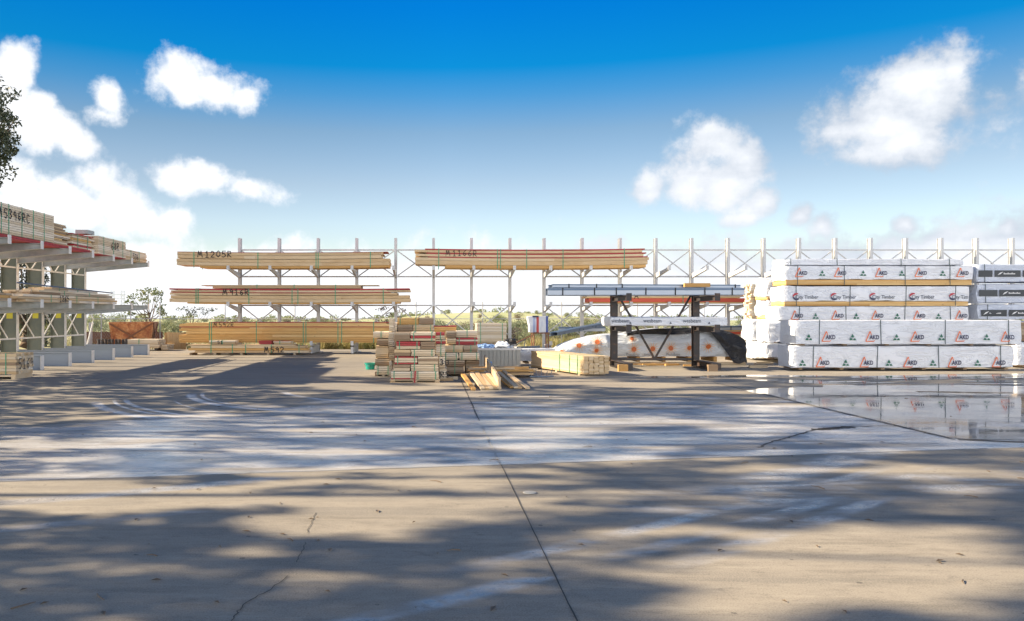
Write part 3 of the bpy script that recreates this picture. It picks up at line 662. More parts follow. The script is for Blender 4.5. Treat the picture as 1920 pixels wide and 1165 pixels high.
rack('long galvanised cantilever rack with eight posts holding the bundles marked M1205R and M916R', [450,524,597,669,742,813,884,956])
rack('long galvanised cantilever rack running behind the black steel stand and white wrapped packs', [1020,1091,1162,1229,1296,1364,1431,1497,1565,1631,1697,1763,1829,1896,1963])

def arm_z(py): return Z(py, 30.05)
YB = 30.12
def bx_(px): return X(px, YB)
def bz_(py): return Z(py, YB)
G1 = 'long timber bundles on the back rack'
bundle('long pale timber bundle marked M1205R on the upper arms of the back rack', bx_(331), bx_(732), zr(513)+.145,
    [(.09,2,.9,.05),(.13,0,.02,.03),(.13,0,.0,.03),(.012,None,0,0),(.13,0,.05,.35,2),(.012,0,.0,.25),(.10,0,.02,.3),(.018,1,.02,.1,0)], YB, 1.1, 6, [bx_(p) for p in (363,483,592,596,694)],
    (bx_(371), zr(513)+.145+.40, .24, 'M1205R'), group=G1, sag=.04)
bundle('timber bundle marked M1166R with red edged boards on upper arms of the back rack', bx_(778), bx_(1216), zr(513)+.145,
    [(.12,2,1.2,.1),(.17,0,.02,.05),(.11,0,.0,.0),(.04,1,.5,.02,0),(.10,0,.03,.2),(.055,1,.45,.1,1),(.10,0,0,.25),(.055,1,.4,.15,0)], YB, 1.1, 6, [bx_(p) for p in (822,932,938,987,1055,1170)],
    (bx_(836), zr(513)+.145+.44, .22, 'M1166R',.022), group=G1, sag=.05)
bundle('timber bundle marked M916R with red edged boards on middle arms of the back rack', bx_(318), bx_(769), zr(577)+.145,
    [(.06,2,.7,.4),(.14,0,.0,.0),(.13,0,.02,.03),(.012,None,0,0),(.09,0,.02,.5,2),(.03,1,.02,.8,1),(.06,0,.03,.0,2),(.02,0,.3,.9),(.06,1,.0,.02,0)], YB, 1.1, 6, [bx_(p) for p in (367,371,466,547,558,628,718)],
    (bx_(418), zr(577)+.145+.34, .22, 'M916R'), group=G1, sag=.03)
bundle('thin layer of loose boards lying on top of the bundle marked M916R', bx_(398), bx_(676), zr(577)+.145+.59,
    [(.11,0,.0,.0),(.035,0,-.45,-.7,1)], YB+.1, .8, 4, [bx_(p) for p in (480,550,628)], group=G1)
bundle('honey coloured timber bundle marked M592R on the lowest arms of the back rack', bx_(335), bx_(738), .445,
    [(.06,2,.0,.25),(.06,2,.0,.2),(.10,2,.02,.2),(.09,2,.0,.15),(.04,2,.3,.1,3),(.10,2,.3,.05,2),(.10,2,.0,.1),(.05,2,.1,.0,2),(.03,1,.0,.0,1),(.11,2,.02,.02),(.04,2,.3,.3),(.03,1,1.2,.1,0)], YB, 1.1, 6, [bx_(p) for p in (392,396,480,568,573,633,640,700)],
    (bx_(401), .445+.62, .17, 'M592R', .018), group=G1)
bundle('low timber pack marked M592 on the ground in front of the back rack', X(352,29.2), X(578,29.2), .09,
    [(.09,0,.25,.0),(.09,2,.0,.05,1),(.09,0,.1,.1,1),(.05,0,.0,.5,1)], 29.2, .75, 5, [X(p,29.2) for p in (395,435,460,508,560)], (X(496,29.2), .12, .2, 'M592',.03), group='timber packs on the ground by the back rack')
bundle('short pale board pack stacked on the left of the low pack marked M592', X(391,29.3), X(440,29.3), .414, [(.08,0,0,0,0),(.07,3,0,0,0)], 29.3, .6, 4, [X(p,29.3) for p in (396,416)], (X(408,29.3), .43, .12, '51',.02), group='timber packs on the ground by the back rack')
bundle('short red ended board pack stacked on the low pack marked M592', X(486,29.3), X(509,29.3), .414, [(.05,1,0,0,0),(.05,1,0,0,0),(.04,1,0,0,0)], 29.3, .5, 3, group='timber packs on the ground by the back rack')
bundle('short pale board pack with thin red top stacked beside the red ended boards', X(513,29.3), X(546,29.3), .414, [(.07,0,0,0,0),(.04,3,0,0,0),(.02,1,0,.1,0)], 29.3, .5, 3, [X(524,29.3)], group='timber packs on the ground by the back rack')
b = MB()
for xx in (355, 400, 450, 500, 550): b.box(X(xx,29.2), X(xx,29.2)+.09, 29.22, 29.92, 0, .088)
tag(b.build('timber_bearers', M['aged']), 'weathered timber bearers on the ground under the low pack marked M592', 'bearers')
bundle('red sealed timber bundle marked TA on middle rack arms behind the black steel stand', bx_(1098), bx_(1408), zr(577)+.145,
    [(.05,2,.1,.1),(.16,1,.15,.1,1),(.05,2,.0,.4),(.05,3,.05,.2),(.02,1,.1,.0,0),(.06,2,.05,.05)], YB, 1.0, 5, [bx_(p) for p in (1180,1280)], (bx_(1180), zr(577)+.145+.2, .22, 'TA',.022), group=G1, mats=('pine','red2','honey','cream','aged'))
bundle('red edged timber bundle on lowest rack arms between the steel stand and the white packs', bx_(1340), bx_(1412), .445+.28,
    [(.05,3,.0,.0),(.10,1,.0,.0,0),(.02,3,0,0,0),(.06,2,.05,.0)], YB, 1.0, 5, group=G1, mats=('pine','red2','honey','cream','aged'))

# ---------------------------------------------------------------- steel sections
def purlin(label, p0, p1, wd, h, m='blue_steel', bands=(), n=2, group=None, name='purlin_bundle'):
    p0 = Vector(p0); p1 = Vector(p1); d = (p1-p0); L = d.length; dn = d.normalized()
    T = thing(name, label, 'steel bundle', p0, 0, group)
    side = dn.cross(Vector((0,0,1))).normalized(); b = MB(); t_ = .012
    for k in range(n):
        off = side*(-(k)*(wd/n)); w2 = wd/n-.01; j = random.uniform(-.15,.15)
        a = p0+off+dn*j; c = p1+off+dn*j
        up = Vector((0,0,1))
        b.beam(a+up*(h-t_/2)-side*w2/2, c+up*(h-t_/2)-side*w2/2, w2, t_, 0); b.beam(a+up*(t_/2)-side*w2/2, c+up*(t_/2)-side*w2/2, w2, t_, 0)
        b.beam(a+up*h*.5-side*t_/2, c+up*h*.5-side*t_/2, t_, h-2*t_, 1)
        b.beam(a+up*(h*.80)+side*.002, c+up*(h*.80)+side*.002, t_, h*.25, 2)
    b.build('sections', [M['purlin_edge'], M['purlin_web'] if m == 'blue_steel' else M[m], M['purlin_edge']], T)
    for s_ in bands:
        q = p0+dn*L*s_; b = MB(); b.beam(q+side*.012-Vector((0,0,.005)), q+side*.012+Vector((0,0,h+.01)), .03, .006, up=tuple(side)); b.build('band', M['black_ink'], T)
    return T
YS = 21.4
GS = 'bundles of steel purlins'
purlin('lower blue grey steel purlin bundle along the top of the black stand', (X(1036,YS), YS-.05, Z(554,YS)), (X(1410,YS), YS+.15, Z(553,YS)), .9, .20, 'blue_steel', (.05,.21,.32,.47,.62,.77,.91), 5, GS)
purlin('upper pale blue steel purlin bundle lying on the purlins of the black stand', (X(1043,YS), YS+.05, Z(539.5,YS)+.0), (X(1392,YS), YS+.25, Z(540,YS)+.0), .75, .10, 'blue_steel', (.07,.22,.36,.98), 4, GS)
b = MB(); b.box(X(1284,YS), X(1332,YS), YS-.0, YS+.12, Z(539,YS)+.012, Z(532,YS)+.012); tag(b.build('timber_block', M['honey']), 'orange timber block set into the top purlins on the black stand', 'timber block')
purlin('grey steel purlin bundle on low rack arms left of the wrapped white beams', (X(1052,29), 29, Z(622,29)), (X(1140,29), 29.3, Z(622,29)), .5, .17, 'blue_steel', (.25,), 2, GS)
purlin('tilted dark steel channels leaning under the purlins left of the wrapped white beams', (X(1042,26.5), 26.5, Z(630,26.5)), (X(1150,29), 29.5, Z(610,29)), .3, .12, 'dark_steel', (), 2, GS)
purlin('grey steel purlin bundle on low rack arms right of the wrapped white beams', (X(1350,29), 29, Z(620,29)), (X(1412,29), 29.2, Z(619,29)), .5, .16, 'blue_steel', (.35,), 2, GS)

# black stand
YP = 22.8
T = thing('steel_stand', 'black steel stand of two posts with V bracing carrying purlins and white beams', 'steel stand', (X(1150,YP), YP, 0))
for k, px in enumerate((1151, 1304)):
    x = X(px, YP); b = MB(); wd = .18; z1 = Z(551, YP)
    b.box(x-wd/2, x+wd/2, YP-.10, YP-.085, 0, z1); b.box(x-wd/2, x+wd/2, YP+.085, YP+.10, 0, z1); b.box(x-.008, x+.008, YP-.085, YP+.085, 0, z1)
    b.build('post', M['black_steel'], T)
    for z in (Z(553,YS)-.165, Z(612,YS)-.15):
        b = MB(); b.box(x-.07, x+.07, YP-1.75, YP-.102, z, z+.012); b.box(x-.07, x+.07, YP-1.75, YP-.102, z+.13, z+.142); b.box(x-.006, x+.006, YP-1.75, YP-.102, z+.012, z+.13); b.box(x-.075, x+.075, YP-1.765, YP-1.752, z-.01, z+.2)
        b.build('arm', M['black_steel'], T)
    b = MB(); b.box(x-.12, x+.12, YP-1.7, YP-.102, .03, .045); b.box(x-.12, x+.12, YP-1.7, YP-.102, .195, .21); b.box(x-.012, x+.012, YP-1.7, YP-.102, .045, .195); b.box(x-.12, x+.12, YP-1.72, YP-1.702, .03, .21)
    b.build('foot', M['black_steel'], T)
xa, xb = X(1158,YP), X(1297,YP); xm = (xa+xb)/2
for (xx) in (xa, xb):
    b = MB(); b.beam((xx, YP-.02 if xx == xa else YP+.03, Z(552,YP)), (xm+(-.02 if xx == xa else .02), YP-.02 if xx == xa else YP+.03, Z(672,YP)), .06, .03, up=(0,1,0)); b.build('brace', M['black_steel'], T)
b = MB(); b.box(xa, xb, YP-.04, YP+.04, Z(676,YP), Z(671.5,YP)); b.build('bottom_rail', M['black_steel'], T)
for px, lab in ((1168, 'orange timber offcut on the ground at the foot of the left stand post'), (1336, 'brown timber offcut on the ground at the foot of the right stand post')):
    b = MB(); x = X(px, 20.95); b.box(x-.13, x+.13, 20.9, 21.02, 0.0, .18); tag(b.build('timber_offcut', M['honey'] if px < 1200 else M['aged']), lab, 'timber offcut', 'offcuts by the stand feet')

def wes(b, px, z, y): put_font(b, 'wesbeam', (X(px,YS-.05), y, z+.10), .15, 4, width=.50, bold=.01); b.poly([(X(px,YS)+.02,y,z+.055),(X(px,YS)+.4,y,z+.055),(X(px,YS)+.4,y,z+.068),(X(px,YS)+.02,y,z+.068)], 6)
def tri(b, x, z, s, y): b.poly([(x-s/2,y,z),(x+s/2,y,z),(x,y,z+s)], 4)
z0 = Z(612,YS)+.005; z1 = Z(594.5,YS); yl = YS-.05-.014
wrapped_pack('long white wrapped beams on the middle arms of the black steel stand', X(1145,YS), X(1362,YS), z0, z1, YS-.05, 1.15,
    [(lambda b, px=px: wes(b, px, z0, yl),) for px in (1131+15, 1206, 1280)] + [(lambda b, x=x: tri(b, X(x,YS), z0+.06, .07, yl),) for x in (1181, 1256, 1328)], (), 0, .006, group='white wrapped packs')

# tarpaulin covered stack with sun prints
YT = 23.6
T = thing('tarpaulin_stack', 'timber stack under a silvery tarpaulin printed with orange suns behind the black stand', 'covered stack', (X(1210,YT), YT+.5, 0))
tops = [(1030,667),(1040,660),(1060,648),(1085,638),(1110,632),(1130,629),(1150,628),(1165,629),(1190,622),(1230,618),(1270,617),(1300,617),(1330,618),(1360,621),(1378,627),(1390,636),(1398,650)]
def top(px):
    for a, c in zip(tops[:-1], tops[1:]):
        if a[0] <= px <= c[0]: return a[1]+(c[1]-a[1])*(px-a[0])/(c[0]-a[0])
    return tops[0][1] if px < 1030 else tops[-1][1]
zb_ = .26
def tarp_pt(px, v, off=0.):
    x = X(px, YT); zt = Z(top(px), YT); z = zb_+(zt-zb_)*min(v, 1)
    y = YT-.12*math.sin(math.pi*min(v,1)*.9)*(1 if px > 1140 else 1.6)
    if px < 1140: y += (1140-px)/110*.25
    if v > 1: y += (v-1)*1.3; z = zt-.05*(v-1)+.05*math.sin((v-1)*3.1)
    p = Vector((x, y, z)); f = noise.noise(Vector((x*1.2+z*2.2, z*5-x*1.3, 1)))*.07+noise.noise(Vector((x*3.5-z*3, z*8+x*2, 9)))*.035
    p.y += f-off; p.z += f*.2
    return p
b = MB(); NX, NZ = 110, 30
for i in range(NX+1):
    for j in range(NZ+1): b.v.append(tuple(tarp_pt(1030+368*i/NX, 2.*j/NZ)))
for i in range(NX):
    for j in range(NZ): a = i*(NZ+1)+j; b.f.append((a, a+NZ+1, a+NZ+2, a+1)); b.m.append(0)
b.build('tarpaulin', M['tarp'], T, smooth=True)
def tp(px, py): zt = Z(top(px), YT); v = (Z(py,YT)-zb_)/(zt-zb_); return tarp_pt(px, max(0,min(1.05,v)), .022)
for (px, py, r) in ((1053,660,8),(1085,648,9.5),(1118,641,9.5),(1117,657,8),(1183,635,7),(1187,655,9.5),(1222,654,9.5),(1256,653,9),(1290,652,9),(1326,650,9.5)):
    b = MB(); r *= 1.25
    for k in range(13):
        a = 2*math.pi*k/13; a1 = a+.17; a2 = a-.17
        b.poly([tp(px+r*.3*math.cos(a2), py+r*.3*math.sin(a2)), tp(px+r*1.2*math.cos(a), py+r*1.2*math.sin(a)), tp(px+r*.3*math.cos(a1), py+r*.3*math.sin(a1))], 0)
    b.poly([tp(px+r*.38*math.cos(2*math.pi*k/12), py+r*.38*math.sin(2*math.pi*k/12))+Vector((0,-.004,0)) for k in range(12)], 1)
    b.build('sun_print', [M['p_sun'], M['p_sun2']], T)
b = MB()
for px, s_ in ((1172,'PhotoEnso'),(1206,'timber'),(1247,'PhotoEnso')):
    put_font(b, s_, (X(px,YT), YT-.10, zb_+.03), .13, 0, width=.42 if len(s_) > 6 else .28, bold=0)
b.build('printed_text', M['p_grey'], T)
b = MB()
for i in range(6):
    b.box(X(1135,YT)+.0, X(1385,YT)-.05*i, YT+.1, YT+1.1, .26+i*.1, .26+i*.1+.092)
b.build('boards', M['pine'], T)
b = MB()
for k in range(6): x = X(1145+48*k,YT); b = MB(); b.box(x, x+.1, YT-.05, YT+1.1, .10, .255); b.build('bearer', M['honey'], T)
b = MB()
for i in range(3): b.box(X(1130,YT)+.2*i, X(1395,YT)-.5*i, YT-.15+i*.12, YT-.06+i*.12, .0+.0*i, .095-.012*i)
b.build('ground_beam', M['cream'], T)
# black sheet
T2 = thing('black_sheet', 'black tarpaulin sheet draped over the right end of the sun printed stack', 'tarpaulin', (X(1330,YT), YT, 0))
b = MB(); N1, N2 = 46, 14
for i in range(N1+1):
    u = i/N1; px = 1172+222*u
    for j in range(N2+1):
        v = j/N2
        pt = top(px)
        if px < 1330: low = pt+4+6*math.sin(math.pi*u*1.3)**2
        else:
            s_ = (px-1330)/64; low = pt+8+ (47*min(1, s_*1.6) if s_ < .75 else 47-18*(s_-.75)/.25)
        py = pt-3+(low-pt+3)*v
        y = YT-.19-.10*v*(u > .6)-.05*math.sin(v*3+u*9)+.06*noise.noise(Vector((u*14, v*3, 0)))
        if j == 0: y = YT+.5; py = pt-1
        b.v.append((X(px,YT)+.05*noise.noise(Vector((u*9,v*4,3))), y, Z(py,YT)))
for i in range(N1):
    for j in range(N2): a = i*(N2+1)+j; b.f.append((a+1, a+N2+2, a+N2+1, a)); b.m.append(0)
b.build('sheet', M['black_tarp'], T2, smooth=True)
# scrap timber on the ground under stand
for k in range(14):
    px = random.uniform(1150, 1420); py = random.uniform(680, 688); x, y = gp(px, py); b = MB(); a = random.uniform(-.25,.25); L = random.uniform(.3,1.1)
    b.beam((x,y,.03), (x+L*math.cos(a),y+L*math.sin(a),.035), random.uniform(.05,.1), .045)
    tag(b.build('scrap_board', M['honey'] if k % 3 else M['cream']), 'short pale scrap board lying on the ground under the black steel stand', 'scrap board', 'scrap boards under the stand')

# ---------------------------------------------------------------- white wrapped packs, right
YA = 21.06
def aX(px): return X(px, YA)
def aZ(py): return Z(py, YA)
yl = YA-.02
low = [(akd, aX(c)-.27, aZ(688), .26, yl) for c in (1548,1630,1712,1795,1878)] + [(green_tri, aX(c), aZ(686), .19, yl) for c in (1504,1585,1666,1748,1832)]
wrapped_pack('bottom white pack of the front stack printed AKD in a row', aX(1488), aX(1901), .035, aZ(649), YA, .95, low, [aX(p) for p in (1524,1644,1760,1876)], base=.05)
yl = YA-.045
up_ = [(akd, aX(c)-.27, aZ(640), .26, yl) for c in (1558,1640,1724,1808,1893)] + [(green_tri, aX(c), aZ(638), .19, yl) for c in (1515,1597,1679,1763,1848)]
wrapped_pack('upper white pack of the front stack printed AKD, its top in the sun', aX(1492), aX(1914), aZ(648)+.0, aZ(600.5), YA-.02, .95, up_, [aX(p) for p in (1535,1651,1771,1890)], base=.03)
YC = 24.7
def cX(px): return X(px, YC)
def cZ(py): return Z(py, YC)
yl2 = YC-.016
wrapped_pack('back stack bottom white pack with crumpled end, left of the front stack', cX(1438), cX(1800), .10, cZ(644), YC, 1.0, (), (), base=.06, amp=.03)
wrapped_pack('back stack second white pack with crumpled end, left of the front stack', cX(1444), cX(1800), cZ(643), cZ(602), YC+.02, 1.0, (), (), base=.03, amp=.03)
wrapped_pack('back stack third pack, white and printed AKD, directly above the front stack', cX(1461), cX(1816), cZ(601), cZ(574.5), YC, 1.0,
    [(akd, cX(c)-.26, cZ(599), .27, yl2) for c in (1498,1574,1649,1727,1806)] + [(green_tri, cX(c), cZ(598), .20, yl2) for c in (1529,1605,1682,1759)], [cX(p) for p in (1498,1586,1696,1782)])
wrapped_pack('white pack printed City Timber with bare boards below its wrap', cX(1470), cX(1817), cZ(574)+.005, cZ(536.5), YC, 1.0,
    [(city, cX(c), cZ(561.5), .27, yl2) for c in (1486,1557,1630,1704)]+[(city, cX(1779), cZ(561.5), .27, yl2, 'City Tim', 1.95)], [cX(p) for p in (1493,1593,1698,1791)], timber=.14)
wrapped_pack('fifth white pack of the back stack printed AKD above the City Timber pack', cX(1473), cX(1824), cZ(535)+.005, cZ(498.5), YC, 1.0,
    [(akd, cX(c)-.26, cZ(519), .27, yl2-.004) for c in (1506,1579,1656,1730,1808)] + [(green_tri, cX(c), cZ(517.5), .20, yl2-.004) for c in (1541,1618,1690,1767)], [cX(p) for p in (1495,1583,1697,1781)], timber=.17)
wrapped_pack('plain pale topmost pack of the back stack without any print', cX(1472), cX(1807), cZ(498)+.005, cZ(485.5), YC+.02, .9, (), [cX(p) for p in (1483,1570,1690,1781)])
# second row behind, ends only
for k, (pa, z_a, z_b, lab, tb) in enumerate(((1418,.06,.66,'rear white pack with crumpled end at ground level behind the back stack',0),(1413,.68,1.36,'rear white pack with letter D on its folded end, second from the ground',0),
      (1441,1.40,2.02,'rear white pack with pale board ends showing, third from the ground',.12),(1438,2.05,2.78,'rear white pack with board ends sticking out, highest of the rear row',.14))):
    Yq = YC+1.12; x0_ = X(pa, Yq)
    wrapped_pack(lab, x0_, x0_+6, z_a, z_b, Yq, 1.0, (), (), timber=tb, amp=.035)
T = thing('timber_pack', 'pale bare board ends piled high beside the rear white packs', 'timber pack', (X(1400,YC+2.2), YC+2.2, 0), 0)
b = MB(); Yq = YC+2.3
for zz in range(33):
    for yy in range(5):
        x0_ = X(1407+random.uniform(-3,3), Yq); z_ = .05+zz*.078
        if random.random() < .92: b.box(x0_, x0_+5, Yq+yy*.12, Yq+yy*.12+.112, z_, z_+.07)
b.build('boards', M['cream'], T)
def bars(px0, z, y, spans, lxs):
    return [(bar_logo, cX(a), cX(c), z, .21, y, (cX(l) if l else None)) for (a, c), l in zip(spans, lxs)]
wrapped_pack('topmost right pack in bluish white wrap with dark printed bars', cX(1833), cX(2190), cZ(530)+.01, cZ(496), YC, 1.0, bars(0, cZ(519.5), yl2, ((1834,1860),(1864,1913),(1917,1966)), (None,1869,1921)), (cX(1846), cX(1960)), m='wrap_blue')
wrapped_pack('second right pack in bluish white wrap with dark printed bars', cX(1832), cX(2190), cZ(569)+.01, cZ(533), YC-.02, 1.0, bars(0, cZ(556), yl2-.02, ((1834,1869),(1872,1921),(1925,1974)), (None,1878,1931)), (cX(1847), cX(1960)), m='wrap_blue')
wrapped_pack('third right pack in bluish white wrap with dark printed bars', cX(1834), cX(2190), cZ(600)+.01, cZ(571), YC-.02, 1.0, bars(0, cZ(593.5), yl2-.02, ((1838,1886),(1890,1939)), (1842,1895)), (cX(1850), cX(1960)), m='wrap_blue')
wrapped_pack('fourth right pack in pale wrap beside the end of the AKD packs', cX(1845), cX(2190), cZ(643), cZ(602), YC, 1.0, (), (), m='wrap_blue')
wrapped_pack('ground level right pack in pale wrap behind the end of the AKD packs', cX(1850), cX(2190), .03, cZ(645), YC, 1.0, (), (), m='wrap_blue', base=.05)
bundle('brown bare timber pack at the right edge above a pale wrapped pack', X(1907,22.2), X(1907,22.2)+3, .78, [(.09,4,0,0,0)]*6, 22.2, .9, 6, mats=('pine','red','honey','cream','aged'))
wrapped_pack('pale wrapped pack at the right edge under brown timber', X(1909,22.2), X(1909,22.2)+3, .03, .775, 22.2, .9, (), (), base=.05)
b = MB(); b.box(aX(1440), aX(1475), YA+1.2, YA+1.3, 0, .08); 
tag(b.build('scrap_board', M['cream']), 'pale scrap board on the ground left of the front AKD stack', 'scrap board')

# ---------------------------------------------------------------- central pile
def stack_box(label, pxa, pxb, pya, pyb, Y, depth, comp, straps=0, ncol=8, pallet=0, rz=0, text=None, **k):
    """pack whose front spans pixels pxa..pxb, pya(top)..pyb(bottom) at distance Y; comp = list of (fraction, material) bottom up"""
    x0_, x1_ = X(pxa, Y), X(pxb, Y); z0_, z1_ = Z(pyb, Y), Z(pya, Y); z0_ = max(z0_, .0); H = z1_-z0_-.004-pallet
    rows = []
    for fr, mi in comp:
        h = H*fr; n = max(1, round(h/.05))
        rows += [(h/n, mi, 0, 0, 0)]*n
    L = x1_-x0_
    st = [x0_+L*q for q in ((.12,.85) if straps == 2 else (.2,.55,.85) if straps == 3 else (.5,) if straps == 1 else ())]
    return bundle(label, x0_+.004, x1_-.004, z0_, rows, Y, depth, ncol, st, text, group='strapped timber packs in the central pile', name='timber_pack', cat='timber pack', endj=.006, strap_w=.016, pallet=pallet, **k)
Y1 = 17.5; D1 = 1.1
S = [
 ('aged short pack at the top left of the front stack, beside the red striped one',738,769,624,640,[(1,4)],0),
 ('cream pack with red stripe on top of the front stack, two green straps',769.5,816,623.5,639.5,[(.3,3),(.35,1),(.35,3)],2),
 ('red topped short pack in the second layer of the front stack',743,788,640.3,655,[(.42,3),(.58,1)],2),
 ('aged short pack in the second layer of the front stack, right side',788.5,816,640.3,655,[(1,4)],0),
 ('dusty aged short pack in the third layer of the front stack, left side',739,770,655.4,668,[(.5,4),(.5,0)],0),
 ('cream pack with green straps in the third layer of the front stack',771,816,655.4,668,[(1,3)],2),
 ('cream pack between two thin red boards in the fourth layer of the front stack',740,783,668.4,683,[(.2,1),(.62,3),(.18,1)],2),
 ('pale and aged mixed pack in the fourth layer of the front stack, right side',783.5,822,668.4,683,[(.4,3),(.3,4),(.3,3)],0),
 ('aged pack in the fifth layer of the front stack, left side',738,769,683.4,696,[(.5,3),(.5,4)],0),
 ('cream pack with green straps in the fifth layer of the front stack, right side',770,822,683.4,696,[(1,3)],2),
 ('cream pack with red base board in the bottom layer of the front stack',733,777,696.4,711.5,[(.15,1),(.85,3)],2),
 ('cream pack in the bottom layer of the front stack, right of the red based pack',777.5,823,696.4,711.5,[(1,3)],2),
]
for i, (lab, a, c, t0, t1, comp, st) in enumerate(S):
    stack_box(lab, a, c, t0, t1, Y1+random.uniform(-.03,.03), D1, comp, st)
b = MB(); xa, xb = X(732,Y1), X(824,Y1); zt = Z(711.8,Y1)
for xx in (xa, (xa+xb)/2-.05, xb-.1): b.box(xx, xx+.1, Y1-.03, Y1+1.1, .018, zt-.02)
for q in range(7): b.box(xa-.01, xb+.01, Y1-.05+q*.17, Y1+.06+q*.17, zt-.018, zt-.001)
for q in range(3): b.box(xa-.01, xb+.01, Y1-.05+q*.5, Y1+.06+q*.5, 0, .016)
tag(b.build('pallet', M['pine']), 'wooden pallet under the front stack of mixed red and cream packs', 'pallet')
b = MB(); b.beam((X(778,Y1)-.01,Y1-.07,.0),(X(779,Y1),Y1-.065,.27),.035,.02); tag(b.build('red_stick', M['red']), 'short red stick standing against the front pallet', 'stick')
# right-hand column of packs standing beside, with writing
RC = [(817,834,624,637,[(.6,3),(.4,1)],'pale pack with a red end beside the top of the front stack',None),(817,836,637.5,645,[(.7,1),(.3,3)],'red board pack with blue mark beside the second layer of the front stack',None),
 (817,835,645.5,668,[(1,3)],'pale upright grained pack beside the third layer of the front stack',None),(823,835,668.5,690,[(1,3)],'pale pack marked 30 beside the front stack','30'),
 (824,838,690.5,712,[(1,3)],'pale pack marked R5 at the foot of the front stack, right side','R5')]
for a, c, t0, t1, comp, lab, s_ in RC:
    Y = 17.95; stack_box(lab, a, c, t0, t1+ (3 if t1 > 710 else 0), Y, .9, comp, 1 if not s_ else 0, ncol=6, text=(X(a,Y)+.02, Z(t1,Y)+.06, .13, s_, .018) if s_ else None)
b = MB(); b.box(X(826,17.9), X(850,17.9), 17.95, 18.05, 0, .07); b.box(X(826,17.9), X(860,17.9), 18.3, 18.4, 0, .07)
tag(b.build('timber_bearers', M['pine']), 'pale timber bearers sticking out at the right foot of the front stack', 'bearers')
# left narrow stack
Y0 = 19.3
LS = [(699,729,622,634,[(1,3)],'greyish pale pack on top of the narrow left stack, above the teal tub',1),(706,729,635,648,[(1,4)],'aged pack second from the top of the narrow left stack',0),(704,729,648.5,672,[(1,0)],'tall pine pack in the middle of the narrow left stack',0),
 (703,730,672.5,686,[(1,4)],'dark aged pack low in the narrow left stack',0),(705,731,686.5,703,[(1,3)],'cream pack at the bottom of the narrow left stack',2)]
for a, c, t0, t1, comp, lab, st in LS:
    stack_box(lab, a, c, t0, min(t1, 703), Y0+random.uniform(-.04,.04), .9, comp, st, ncol=6)
b = MB()
for xx in (703, 716, 727): b.box(X(xx,Y0), X(xx,Y0)+.08, Y0, Y0+.9, 0, .1)
tag(b.build('timber_bearers', M['aged']), 'aged timber bearers on the ground under the narrow left stack', 'bearers')
LC = [(729,738,598,622,[(1,3)],'pale board ends topmost in the slim column left of the front stack'),(728,738,622.5,650,[(1,3)],'pale board ends second in the slim column left of the front stack'),(729,739,650.5,676,[(1,0)],'tan board ends third in the slim column left of the front stack'),(729,735,676.5,708,[(1,3)],'pale board ends lowest in the slim column left of the front stack')]
for a, c, t0, t1, comp, lab in LC:
    stack_box(lab, a, c, t0, t1 if t1 < 700 else 706.5, 19.0, .9, comp, 0, ncol=7)
# back tiers behind the front stack
Yb = 20.2
BT = [(745,785,595.5,609,[(1,2)],'orange brown pack with green straps topmost in the pile, left one',2),(785.5,813,595.5,609,[(1,4)],'reddish brown pack topmost in the pile, right of the green strapped one',0),(736,745,605,623,[(1,3)],'white ended pack beside the topmost brown packs',0),
 (745.5,774,609.5,623,[(1,4)],'reddish brown pack in the second tier of the pile',0),(774.5,813,609.5,623,[(1,0)],'tan pack with green straps in the second tier of the pile',2),(813.5,856,611,623,[(.85,2),(.15,1)],'honey pack with thin red top in the second tier of the pile',0)]
for a, c, t0, t1, comp, lab, st in BT: stack_box(lab, a, c, t0, t1, Yb, 1.0, comp, st)
b = MB(); b.box(X(738,Yb+.02), X(854,Yb+.02), Yb+.02, Yb+.98, .0, Z(623.5,Yb)); 
T = thing('timber_pack', 'large plain pack hidden behind the front stack, carrying the brown packs', 'timber pack', (X(796,Yb), Yb, 0))
b = MB()
for q in range(18):
    for r_ in range(4): b.box(X(738,Yb), X(854,Yb), Yb+.02+r_*.24, Yb+.25+r_*.24, .02+q*.0595, .02+q*.0595+.057)
b.build('boards', M['pine'], T)
RT = [(836,855,621,634,[(1,4)],19.4,'dark log like board ends right of the front stack, upper',0),(837,855,634.5,646,[(1,0)],19.4,'tan board ends right of the front stack, under the dark ends',0),
 (855.5,895,620,633,[(1,3)],19.6,'cream pack with green strap above the red striped pack',1),(855.5,896,633.5,647,[(.5,1),(.25,3),(.25,1)],19.5,'cream pack between red boards right of the front stack',2),
 (833,868,647.5,661,[(1,0)],19.3,'tan pack right of the front stack, third tier left',1),(868.5,896,647.5,661,[(1,4)],19.3,'brown weathered pack right of the front stack, third tier right',1),
 (832,859,661.5,675,[(1,3)],19.2,'cream strapped pack right of the front stack, fourth tier left',2),(861,899,661.5,675,[(1,3)],19.2,'cream strapped pack right of the front stack, fourth tier right',2),
 (833,872,675.5,688,[(1,4)],19.2,'dark brown timber pack near the ground right of the front stack',1),(834,870,688.5,702,[(1,4)],19.2,'dark brown timber pack on the ground right of the front stack',1)]
for a, c, t0, t1, comp, Y, lab, st in RT: stack_box(lab, a, c, t0, t1, Y, .9, comp, st, ncol=6)
stack_box('dark pack on the ground carrying the fourth tier beside the steel bin', 873, 899, 675.5, 702, 19.4, .9, [(1,4)], 0, ncol=6)
